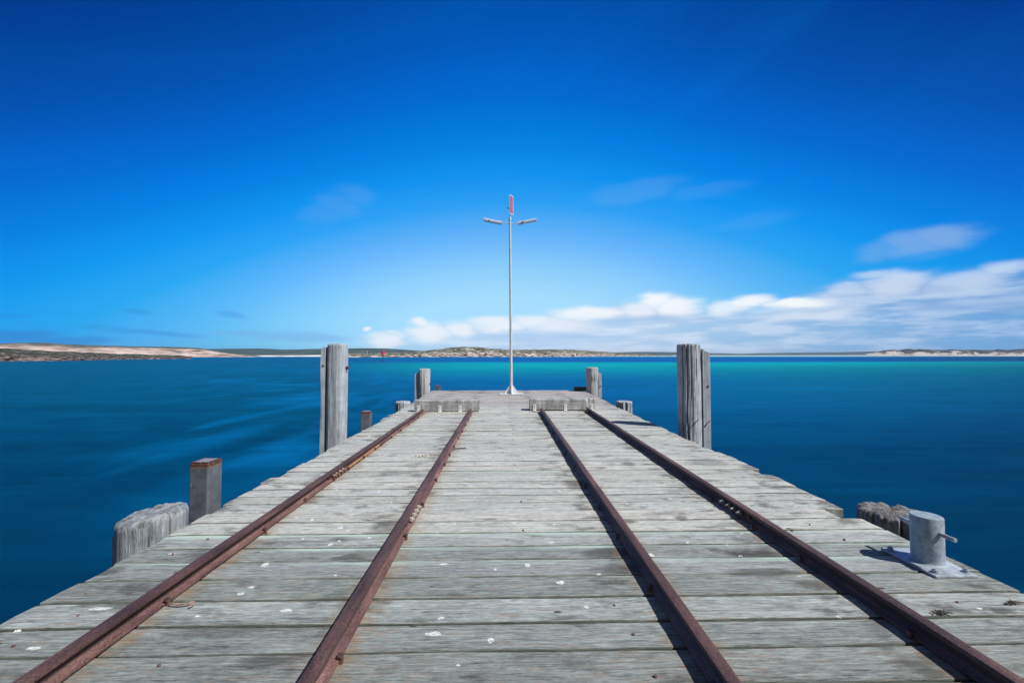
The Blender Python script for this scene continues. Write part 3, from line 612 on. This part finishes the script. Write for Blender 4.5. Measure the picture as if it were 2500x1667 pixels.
# nail heads along the left margin
for (x, y) in [(-2.2,1.93),(-2.13,2.14),(-2.05,2.33),(-2.28,2.33),(-1.97,2.55),(-2.17,2.78),(-2.1,3.0),(2.4,2.16),(2.42,2.9),(2.36,3.15),(2.15,3.05),(.9,2.0),(.61,1.95),(.62,1.7),(.58,2.17),(-1.45,1.8),(2.02,4.1),(.15,3.1),(.13,4.9),(.16,3.7)]:
    MB().tube(jp((x, y, -.004)), jp((x, y, .008)), .008, .006, 8).build('nail', M['rust'], jetty)

# ------------------------------------------------------------------ rails
def rail_profile():
    h = [(.044,.000),(.044,.007),(.015,.016),(.006,.026),(.006,.054),(.011,.061),(.0285,.064),(.0300,.077),(.0265,.0835),(.016,.0865)]
    return h+[(-x, z) for x, z in reversed(h)]
RAILZ = .010
def make_rail(x, y1, label, spikes, side, y0=-4.4):
    root = empty('steel_rail', (x, 3, 0), label=label, cat='rail', group='rails fixed along the jetty deck')
    prof = rail_profile(); n = 46; vs = []
    for i in range(n+1):
        y = y0+(y1-y0)*i/n; wob = noise.noise(Vector((y*.7, x*5, 0)))*.003
        for px, pz in prof:
            vs.append((px+wob+noise.noise(Vector((px*40, y*6, pz*40+x)))*.0012, y-3, pz+RAILZ+noise.noise(Vector((px*40, y*6, 50+x)))*.001))
    m = len(prof)
    fs = [(i*m+j, i*m+(j+1) % m, (i+1)*m+(j+1) % m, (i+1)*m+j) for i in range(n) for j in range(m)]
    fs += [tuple(range(m-1, -1, -1)), tuple(n*m+j for j in range(m))]
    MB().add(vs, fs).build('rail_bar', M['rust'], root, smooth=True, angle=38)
    for y in spikes:
        for s in side:
            b = MB(); xx = s*.051
            b.box((xx, y-3, .014), (.014, .018, .034)); b.box((xx-s*.005, y-3, .032), (.026, .026, .010), Matrix.Rotation(s*.25, 3, 'Y'))
            b.build('spike', M['rust'], root, bevel=.003)
    return root
spk = [1.8, 2.97, 3.59, 4.28, 4.9, 5.35, 5.81, 6.4, 6.99, 7.6, 8.2, 8.8]
r1 = make_rail(-1.80, 9.22, 'rusty rail nearest the left edge, a yellow streak along its foot', [2.22, 3.1, 3.72, 4.33, 4.73, 5.24, 5.7, 5.96, 6.5, 7.1, 7.7, 8.5], (1, -1))
r2 = make_rail(-.738, 9.30, 'rusty rail just left of the middle, with four cream square bolt ends at its joint', spk, (1, -1))
r3 = make_rail(.862, 9.38, 'rusty rail just right of the middle, its shaded side facing the camera', [1.62, 2.3, 2.95, 3.5, 4.1, 4.75, 5.4, 6.1, 6.8, 7.6, 8.4], (-1, 1))
r4 = make_rail(1.93, 9.48, 'rusty rail nearest the right edge, with four dark nuts on its side', [1.9, 2.6, 3.1, 3.7, 4.3, 5.0, 5.7, 6.4, 7.2, 8.1, 9.1], (-1, 1))
def fishplate(root, x, ylist, s, mat_bolt, kind):
    y0, y1 = min(ylist)-.1, max(ylist)+.1
    p = MB().box((s*.013, (y0+y1)/2-3, RAILZ+.040), (.012, y1-y0, .030)).build('fishplate', M['rust'], root, bevel=.003)
    for y in ylist:
        b = MB()
        if kind == 'cream':
            b.box((s*.034, y-3, RAILZ+.042), (.024, .026, .026)); b.box((s*.050, y-3, RAILZ+.042), (.014, .014, .014))
        elif kind == 'crust':
            b.tube((s*.022, y-3, RAILZ+.040), (s*.044, y-3, RAILZ+.040), .019, .017, 6); b.tube((s*.044, y-3, RAILZ+.040), (s*.062, y-3, RAILZ+.040), .010, .009, 8)
            b.box((s*.046, y-2.985, RAILZ+.024), (.020, .022, .018), Matrix.Rotation(y*7, 3, 'X'))
        else:
            b.tube((s*.022, y-3, RAILZ+.040), (s*.042, y-3, RAILZ+.040), .021, .021, 6); b.tube((s*.042, y-3, RAILZ+.040), (s*.070, y-3, RAILZ+.040), .013, .010, 10)
        b.build('bolt', mat_bolt, p, bevel=.002)
fishplate(r1, -1.79, [4.36, 4.43, 4.52, 4.60], 1, M['crust'], 'crust')
fishplate(r2, -.735, [3.20, 3.285, 3.365, 3.45], 1, M['nut'], 'cream')
fishplate(r4, 1.91, [3.28, 3.36, 3.44, 3.53], -1, M['bolt_dark'], 'nut')
fishplate(r4, 1.91, [9.05, 9.13, 9.21, 9.29], -1, M['rust'], 'nut')
yb = MB(); vs = []
for i in range(24):
    y = 4.72+1.25*i/23; hw = .007+.004*noise.noise(Vector((y*5, 1, 1)))
    vs += [(.027-hw, y-3, RAILZ+.0140), (.027+hw, y-3, RAILZ+.0105)]
yb.add([(a, b, c+.002) for a, b, c in vs], [(2*i, 2*i+1, 2*i+3, 2*i+2) for i in range(23)])
yb.build('yellow_crust', M['yellow'], r1, label='yellow crust lying along the foot of the rail')

# ------------------------------------------------------------------ piles
def pile(root, name, m, R0, ztop, zbot=-6, sq=2.0, rough=.02, cracks=(), seed=0, taper=.0, crown=.03, nz=44, na=96, bulge=None, slope=(0, 0), rx=1, ry=1, smooth_top=False, grv=1.0):
    vs = []; ck = []
    zs = [ztop-.0-(ztop-zbot)*((i/nz)**2.2) for i in range(nz, -1, -1)]
    def rad(a, z, k=1):
        c, s = math.cos(a), math.sin(a)
        r = R0/((abs(c)**sq+abs(s)**sq)**(1/sq)) if sq != 2 else R0
        r *= 1-taper*(z-0)/1.5
        n = noise.fractal(Vector((c*2.2, s*2.2, z*.55+seed)), 1, 2, 5)
        rid = 1-abs(noise.noise(Vector((c*7, s*7, z*.5+seed*3))))*2
        r += R0*rough*(n*2.2-max(0, rid-.55)*2.4*grv)
        cv = max(0, min(1, (rid-.84)*4))*.5*grv
        for (ca, wd, dp, zl) in cracks:
            da = (a-ca+math.pi) % (2*math.pi)-math.pi + noise.noise(Vector((z*1.6, seed, ca)))*.10
            if z > ztop-zl:
                q = math.exp(-(da/wd)**2)*min(1, (z-(ztop-zl))/(zl*.3+.01)); r -= R0*dp*q; cv = max(cv, q)
        if bulge: r *= bulge(z)
        return r, cv
    def put(a, r, z, cv):
        x, y = r*rx*math.cos(a), r*ry*math.sin(a)
        vs.append((x, y, z+slope[0]*x+slope[1]*y)); ck.append(cv)
    rows = 0
    for z in zs:
        for j in range(na):
            a = 2*math.pi*j/na; r, cv = rad(a, z); put(a, r, z, cv)
        rows += 1
    # shoulders and end grain
    for f, dz in ((.985,.35),(.95,.68),(.88,.92),(.78,1.0),(.64,1.0),(.50,.97),(.35,.9),(.2,.86),(.08,.85)):
        for j in range(na):
            a = 2*math.pi*j/na; r, cv = rad(a, ztop)
            e = noise.fractal(Vector((f*r*math.cos(a)/R0*8, f*r*math.sin(a)/R0*3, seed)), 1, 2, 5)
            put(a, r*f, ztop+crown*dz+e*R0*(.055 if not smooth_top else .02), max(cv*.9, min(.8, max(0, -e*1.6))))
        rows += 1
    fs = [(i*na+j, i*na+(j+1) % na, (i+1)*na+(j+1) % na, (i+1)*na+j) for i in range(rows-1) for j in range(na)]
    fs.append(tuple((rows-1)*na+j for j in range(na)))
    o = MB().add(vs, fs).build(name, m, root, smooth=True, angle=60)
    at = o.data.attributes.new('crack', 'FLOAT', 'POINT'); at.data.foreach_set('value', ck)
    return o
def waling(root, m, cx, cy, w_, d_, ztop, slant, zbot=-5.5, seed=0):
    """sawn timber bolted to the outer side of a pile, its top cut aslant"""
    n = 22; vs = []
    for i in range(n+1):
        q = i/n; z = zbot+(ztop-zbot)*(1-(1-q)**2)
        for a, b in ((-1,-1),(-.8,-1),(0,-1),(.8,-1),(1,-1),(1,1),(0,1),(-1,1)):
            e = noise.noise(Vector((a*2+seed, b, z*1.3)))*.008
            zz = z+(slant*a*(w_/2) if i == n else 0)
            if i == n and a*slant < 0: zz -= .03*abs(a)
            vs.append((cx+a*w_/2+e, cy+b*d_/2+e, zz))
    fs = [(i*8+j, i*8+(j+1) % 8, (i+1)*8+(j+1) % 8, (i+1)*8+j) for i in range(n) for j in range(8)]
    fs += [tuple(range(7, -1, -1)), tuple(n*8+j for j in range(8))]
    return MB().add(vs, fs).build('rubbing_timber', m, root, bevel=.012)
def bolt(root, p, d, r=.016, l=.05):
    p = Vector(p); d = Vector(d).normalized()
    b = MB().tube(p, p+d*l*.5, r*1.6, r*1.6, 6); b.tube(p+d*l*.5, p+d*l, r, r, 10); return b.build('bolt', M['rust'], root)
G = 'timber piles standing beside the jetty'
PY = 7.35
p = empty('mooring_pile', (-2.94, PY, 0), label='tall squared grey pile rising beside the left edge of the jetty', cat='pile', group=G)
pile(p, 'pile', M['pile_smooth'], .153, 1.46, sq=3.4, rough=.022, seed=2, crown=.045, cracks=((3.5,.07,.05,1.2),(4.4,.04,.03,.8)))
waling(p, M['timber'], -.212, -.02, .072, .19, 1.43, .5, seed=1)
bolt(p, (.150, -.02, 1.08), (1, -.2, 0), .02, .06); bolt(p, (-.212, -.112, 1.12), (0, -1, 0), .012, .012)
p = empty('mooring_pile', (3.355, PY, 0), label='tall round cracked pile beside the right edge of the jetty, a plank bolted on', cat='pile', group=G)
pile(p, 'pile', M['pile'], .196, 1.465, rough=.04, seed=5, crown=.04, cracks=((4.15,.05,.16,2.2),(4.5,.05,.12,1.1),(4.95,.035,.10,.7),(3.7,.06,.12,2.0),(5.5,.04,.07,.5)))
waling(p, M['timber'], .272, -.02, .13, .16, 1.36, -.9, seed=4)
bolt(p, (.29, -.10, .75), (0, -1, 0), .013, .012)
for x0, z0 in ((.03, .16), (.28, .12)):
    yq = -.215 if x0 < .1 else -.115
    MB().path([(x0, yq, z0), (x0+.015, yq-.035, z0+.03), (x0-.03, yq-.04, z0-.01), (x0-.09, yq-.045, z0-.09)], .007, 6).build('iron_hook', M['rust'], p)
p = empty('mooring_pile', (-2.80, 14.6, 0), label='pale pile of middling height at the far left corner of the jetty', cat='pile', group=G)
pile(p, 'pile', M['pile_pale'], .20, .765, rough=.04, seed=8, crown=.05, sq=2.6, cracks=((3.6,.05,.08,1),), na=64)
waling(p, M['timber'], -.255, 0, .12, .2, .66, .3, seed=6); bolt(p, (.19, -.03, .28), (1, -.2, 0), .02, .05); bolt(p, (-.08, -.2, -.05), (0, -1, 0), .03, .08)
p = empty('mooring_pile', (3.17, 14.6, 0), label='pale pile with a swollen rounded head at the far right corner of the jetty', cat='pile', group=G)
pile(p, 'pile', M['pile_pale'], .205, .78, rough=.05, seed=12, crown=.08, na=64, bulge=lambda z: 1+.10*math.exp(-((z-.58)/.16)**2)-.06*math.exp(-((z-.36)/.07)**2))
waling(p, M['timber'], .26, 0, .12, .2, .66, -.4, seed=7); bolt(p, (.27, -.11, .2), (0, -1, 0), .015, .02)
p = empty('pile_stump', (-2.70, 11.1, 0), label='short cut pile by the left edge of the deck, just before the timber buffer', cat='pile', group=G)
pile(p, 'pile', M['pile'], .20, .03, rough=.06, seed=15, crown=.03, na=80, cracks=((4.5,.06,.14,.5),(5.0,.04,.1,.4),(4.1,.05,.1,.4)))
p = empty('pile_stump', (3.25, 11.0, 0), label='short cut pile with notched top by the right edge beyond the tall pile', cat='pile', group=G)
pile(p, 'pile', M['pile'], .21, .03, rough=.06, seed=19, crown=.035, na=80, cracks=((4.7,.12,.12,.25),(4.2,.05,.1,.4),(5.2,.05,.1,.4)))
p = empty('pile_stump', (-2.80, 3.38, 0), label='large grey cut pile with a frayed top beside the near left deck edge', cat='pile', group=G)
pile(p, 'pile', M['stump'], .222, .0, rough=.028, grv=.05, seed=23, crown=.055, na=128, nz=60, slope=(.13, .05), cracks=((5.3,.02,.03,.25),(5.9,.02,.04,.3)))
waling(p, M['stump'], -.225, .0, .06, .14, -.10, .4, seed=9)
p = empty('pile_stump', (3.18, 3.32, 0), label='dark rotten split pile top behind the steel bollard at the right edge', cat='pile', group=G)
pile(p, 'pile', M['pile_dark'], .235, .012, rough=.05, seed=29, crown=.03, na=128, nz=60, cracks=((4.15,.06,.16,.6),(.9,.16,.5,.5),(4.9,.04,.08,.3),(3.4,.05,.09,.3)))

# steel piles
GS = 'square steel piles along the left side of the jetty'
def steel_pile(x, y, s, ztop, label, rz):
    p = empty('steel_pile', (x, y, ztop), rz, label=label, cat='pile', group=GS)
    MB().box((0, 0, -3), (s, s, 6)).build('shaft', M['steelpile'], p, bevel=.018, seg=3)
    MB().box((0, 0, .003), (s*.93, s*.93, .010)).build('cap_plate', M['cap'], p, bevel=.004)
    return p
steel_pile(-2.83, 4.0, .185, .30, 'largest square steel post with a rusty rim, beside the near left stump', R(-3))
steel_pile(-2.74, 8.3, .185, .175, 'square steel post with a rusty top just beyond the tall left pile', R(4))
steel_pile(-2.47, 15.5, .185, .15, 'small square steel post at the far end of the jetty by the left corner pile', R(0))

# ------------------------------------------------------------------ bollard
bo = empty('mooring_bollard', (2.655, 2.56, .004), label='grey galvanised steel bollard with a cross bar, bolted to the right edge of the deck', cat='bollard')
b = MB(); b.box((0, 0, .008), (.255, .355, .016)); b.build('base_plate', M['galv_plate'], bo, bevel=.004)
b = MB(); n = 64; vs = []
prof = [(.094,.0165),(.085,.020),(.080,.028),(.079,.05),(.079,.292),(.077,.297),(.070,.2985),(.04,.2985),(.005,.2985)]
for r_, z_ in prof:
    for i in range(n): a = 2*math.pi*i/n; vs.append((.01+r_*math.cos(a), r_*math.sin(a), z_))
b.add(vs, [(i*n+j, i*n+(j+1) % n, (i+1)*n+(j+1) % n, (i+1)*n+j) for i in range(len(prof)-1) for j in range(n)]+[tuple((len(prof)-1)*n+j for j in range(n))])
b.build('post', M['galv'], bo, smooth=True, angle=50)
MB().tube((.01, -.165, .213), (.01, .165, .213), .0125, .0125, 24).build('cross_bar', M['galv'], bo, smooth=True, angle=50, bevel=.0015)
for sx in (-1, 1):
    for sy in (-1, 1):
        b = MB(); b.tube((sx*.095, sy*.14, .016), (sx*.095, sy*.14, .019), .022, .022, 20); b.tube((sx*.095, sy*.14, .019), (sx*.095, sy*.14, .034), .0155, .0155, 6); b.tube((sx*.095, sy*.14, .034), (sx*.095, sy*.14, .040), .008, .008, 10)
        b.build('bolt', M['galv'], bo, smooth=True, angle=40)

# ------------------------------------------------------------------ buffer timbers
def buffer(x0, x1, y, bx, label, seed):
    root = empty('buffer_timber', ((x0+x1)/2, y+.13, 0), label=label, cat='timber', group='timber buffers at the ends of the rails')
    w_ = x1-x0; n = 30; vs = []
    for i in range(n+1):
        x = -w_/2+w_*i/n
        for (b_, z_) in ((-.125,.022),(-.125,.12),(-.125,.255),(-.112,.268),(.115,.268),(.125,.255),(.125,.022)):
            chip = max(0, noise.noise(Vector((x*9, seed, 2)))-.38)*.10 if z_ > .24 and b_ < 0 else 0
            e = noise.noise(Vector((x*3, b_*10+seed, z_*8)))*.004
            vs.append((x, b_+e+chip*.6, z_+e-chip))
    fs = [(i*7+j, (i+1)*7+j, (i+1)*7+(j+1) % 7, i*7+(j+1) % 7) for i in range(n) for j in range(7)]
    fs += [tuple(range(7)), tuple(n*7+j for j in range(6, -1, -1))]
    o = MB().add(vs, fs).build('beam', buffer_mat, root, bevel=.004)
    for x in bx:
        b = MB(); b.box((x-(x0+x1)/2, -.132, .078), (.072, .008, .145)); b.box((x-(x0+x1)/2, -.158, .010), (.072, .06, .008))
        br = b.build('bracket', M['bracket'], root, bevel=.002)
        for z_ in (.05, .115): MB().tube((x-(x0+x1)/2, -.136, z_), (x-(x0+x1)/2, -.146, z_), .011, .009, 8).build('bolt', M['bolt_dark'], br)
def bufmat():
    k, fin = mat('buffer_timber'); P = k.coord('Object'); x, y, z = k.sep(P)
    g = k.noise(k.comb(k.m('MULTIPLY', x, 2.5), k.m('MULTIPLY', y, 60), k.m('MULTIPLY', z, 60)), 1, 5, .65)
    bl = k.noise(k.comb(k.m('MULTIPLY', x, 5), y, k.m('MULTIPLY', z, 3)), 1, 5, .65); dr = k.noise(k.comb(k.m('MULTIPLY', x, 22), y, k.m('MULTIPLY', z, 2)), 1, 4, .6)
    v = k.m('ADD', k.m('ADD', k.m('MULTIPLY', g, .35), k.m('MULTIPLY', bl, .4)), k.m('MULTIPLY', dr, .3))
    c = k.ramp(v, [(.38,(.12,.12,.12)), (.48,(.26,.265,.27)), (.6,(.46,.47,.475)), (.75,(.62,.63,.64))])
    c = k.mix(k.mr(dr, .66, .70, 0, .6), c, (.34,.25,.19))
    return fin(c, .88, k.bump(g, .5, .004), spec=.2)
buffer_mat = bufmat()
buffer(-2.04, -.555, 9.44, (-1.94, -1.45, -.99), 'grey squared timber across the ends of the two left rails, with white brackets', 3)
buffer(.62, 2.145, 9.62, (.73, 1.455, 2.08), 'grey squared timber across the ends of the two right rails, with white brackets', 8)
# old sleeper end beyond the far right pile
e_ = MB().box((0, 0, .065), (.46, .20, .13)).build('timber_offcut', M['under'], bevel=.01, label='short dark beam lying at the far end beside the swollen-headed pile', cat='timber'); e_.location = (2.82, 14.98, .008)

# ------------------------------------------------------------------ light mast
ms = empty('light_mast', (.265, 13.7, .004), label='tall slim pale light mast with three tube lamps at the far end of the jetty', cat='light mast')
MB().box((0, 0, .011), (.78, .44, .022)).build('base_plate', M['pole'], ms, bevel=.004)
lean = -.045
MB().tube((0, 0, .022), (lean, 0, 5.85), .048, .036, 24).build('pole', M['pole'], ms, smooth=True, angle=50)
MB().tube((lean, 0, 5.84), (lean, 0, 5.94), .048, .046, 20).build('collar', M['lamp_body'], ms, smooth=True, angle=50)
for a in (0, 90, 180, 270):
    rm = Matrix.Rotation(R(a+2), 3, 'Z')
    vs = [rm @ Vector(v) for v in ((.045,-.006,.022),(.24,-.006,.022),(.24,-.006,.032),(.045,-.006,.31),(.045,.006,.022),(.24,.006,.022),(.24,.006,.032),(.045,.006,.31))]
    MB().add(vs, [(0,1,2,3),(7,6,5,4),(0,4,5,1),(1,5,6,2),(2,6,7,3),(3,7,4,0)]).build('gusset', M['pole'], ms)
def luminaire(mx, tube_m, label, W=1.0):
    """mx: local x along the lamp, z up out of its back, diffuser facing -z"""
    def tr(mb): mb.v = [tuple(mx @ Vector((v[0], v[1]*W, v[2]*(.6+.4*W)))) for v in mb.v]; return mb
    b = MB(); b.box((0, .060, .022), (.62, .085, .05), top=.86)
    h = tr(b).build('lamp_housing', M['lamp_body'], ms, bevel=.006, label=label)
    b = MB()
    for y in (-.105, .105): b.box((0, y, -.028), (.64, .020, .035))
    for x in (-.31, .31): b.box((x, 0, -.028), (.022, .19, .05))
    tr(b).build('frame', M['lamp_frame'], h, bevel=.003)
    b = MB(); b.box((0, 0, -.022), (.60, .19, .012)); tr(b).build('diffuser', M['diffuser'], h)
    b = MB()
    for y in ((-.045, .045) if tube_m is M['pink'] else (.045,)): b.tube((-.28, y, -.040), (.28, y, -.040), .018, .018, 12)
    tr(b).build('tube', tube_m, h, smooth=True, angle=50)
    b = MB()
    for x in (-.12, ): b.box((x, 0, .03), (.012, .235, .07))
    tr(b).build('strap', M['bolt_dark'], h)
zt = 5.72
T = Matrix.Translation; Ry = lambda a: Matrix.Rotation(R(a), 4, 'Y'); Rx = lambda a: Matrix.Rotation(R(a), 4, 'X'); Rz = lambda a: Matrix.Rotation(R(a), 4, 'Z')
MB().tube((lean, 0, zt), (lean-.30, 0, zt+.055), .014, .014, 10).build('arm', M['pole'], ms, smooth=True)
MB().tube((lean, 0, zt), (lean+.30, 0, zt+.055), .014, .014, 10).build('arm', M['pole'], ms, smooth=True)
MB().tube((lean, 0, 5.93), (lean, 0, 6.08), .014, .014, 10).build('arm', M['pole'], ms, smooth=True)
luminaire(T((lean-.575, -.02, zt+.09)) @ Ry(11) @ Rx(-32), M['diffuser'], 'lamp held out to the left', .62)
luminaire(T((lean+.575, -.02, zt+.09)) @ Ry(-11) @ Rx(-32), M['diffuser'], 'lamp held out to the right', .62)
luminaire(T((lean+.02, 0, 6.36)) @ Rz(-36) @ Ry(-90), M['pink'], 'upright lamp with pink tubes on top of the mast', 1.0)

# ------------------------------------------------------------------ channel marker
cm = empty('channel_marker', (-52.9, 181.5, SEA), label='dark slender channel post with a red can on top, standing in the water', cat='marker')
MB().tube((0,0,-2), (-.05,0,3.9), .17, .15, 12).build('post', M['black_pole'], cm, smooth=True)
MB().tube((-.05,0,3.75), (-.05,0,4.95), .78, .78, 20).build('topmark', M['red'], cm, smooth=True, angle=50)
MB().tube((-.05,0,2.6), (-.05,0,2.9), .35, .35, 12).build('collar', M['black_pole'], cm, smooth=True, angle=50)
bc_ = MB().tube((0,0,0), (0,0,5.5), .35, .25, 8).build('beacon_pole', M['pole'], label='thin white pole on the flat shore left of the red marker', cat='pole'); bc_.location = (-205, 622, 1.5)

# ------------------------------------------------------------------ small litter on the deck
def litter(name, x, y, m, pts, r, label, cat, grp=None):
    o = MB().path(pts, r, 7).build(name, m, smooth=True, label=label, cat=cat, group=grp); o.location = (x, y, .010); return o
litter('wire_hook', -1.66, 2.205, M['crust'], [(-.07,.0,.012),(-.02,-.008,.010),(.02,.0,.010),(.045,.012,.014),(.055,-.004,.01),(.045,-.024,.006)], .0045, 'small pale curled wire beside the foot of the far left rail', 'wire')
litter('twig', -.66, 5.70, M['twig'], [(-.06,-.05,.0),(0,0,.01),(.07,.05,.006),(.14,.06,.004)], .007, 'thin dark twig lying right of the second rail', 'twig')
for (x, y, lb) in ((2.675,2.14,'clump of dark dried weed at the near right edge of the deck'), (2.22,2.065,'scrap of dark dried weed close beside the right rail')):
    b = MB()
    for i in range(26):
        a = random.uniform(0, 6.3); l = random.uniform(.01, .035); cx, cy = random.gauss(0, .017), random.gauss(0, .006)
        b.tube((cx, cy, .004), (cx+l*math.cos(a), cy+l*math.sin(a)*.5, random.uniform(.004, .016)), .003, .0015, 5)
    o = b.build('dried_weed', M['twig'], label=lb, cat='weed', group='dried weed scraps on the deck'); o.location = (x, y, .006)
b = MB()
for i in range(40):
    cx, cy = random.gauss(0, .06), random.gauss(0, .035); r_ = random.uniform(.003, .009)
    b.box((cx, cy, r_), (r_*2, r_*2, r_*2), Matrix.Rotation(random.random()*3, 3, 'Z'))
o = b.build('shell_grit', M['shell'], label='scatter of broken shell grit between the two left rails', cat='shells', kind='stuff'); o.location = (-1.02, 5.33, .006)

# ------------------------------------------------------------------ air between here and the far shore
hz = bpy.data.materials.new('sea_haze'); hz.use_nodes = True; hz.node_tree.nodes.clear(); k = N(hz.node_tree)
pv = k.n.new('ShaderNodeVolumePrincipled'); pv.inputs['Color'].default_value = (.62, .78, 1, 1); pv.inputs['Density'].default_value = .00007; pv.inputs['Anisotropy'].default_value = .2
o_ = k.n.new('ShaderNodeOutputMaterial'); k.l.new(pv.outputs[0], o_.inputs['Volume'])
MB().box((0, 1500, 22), (13000, 9000, 52)).build('haze', hz, kind='stuff')
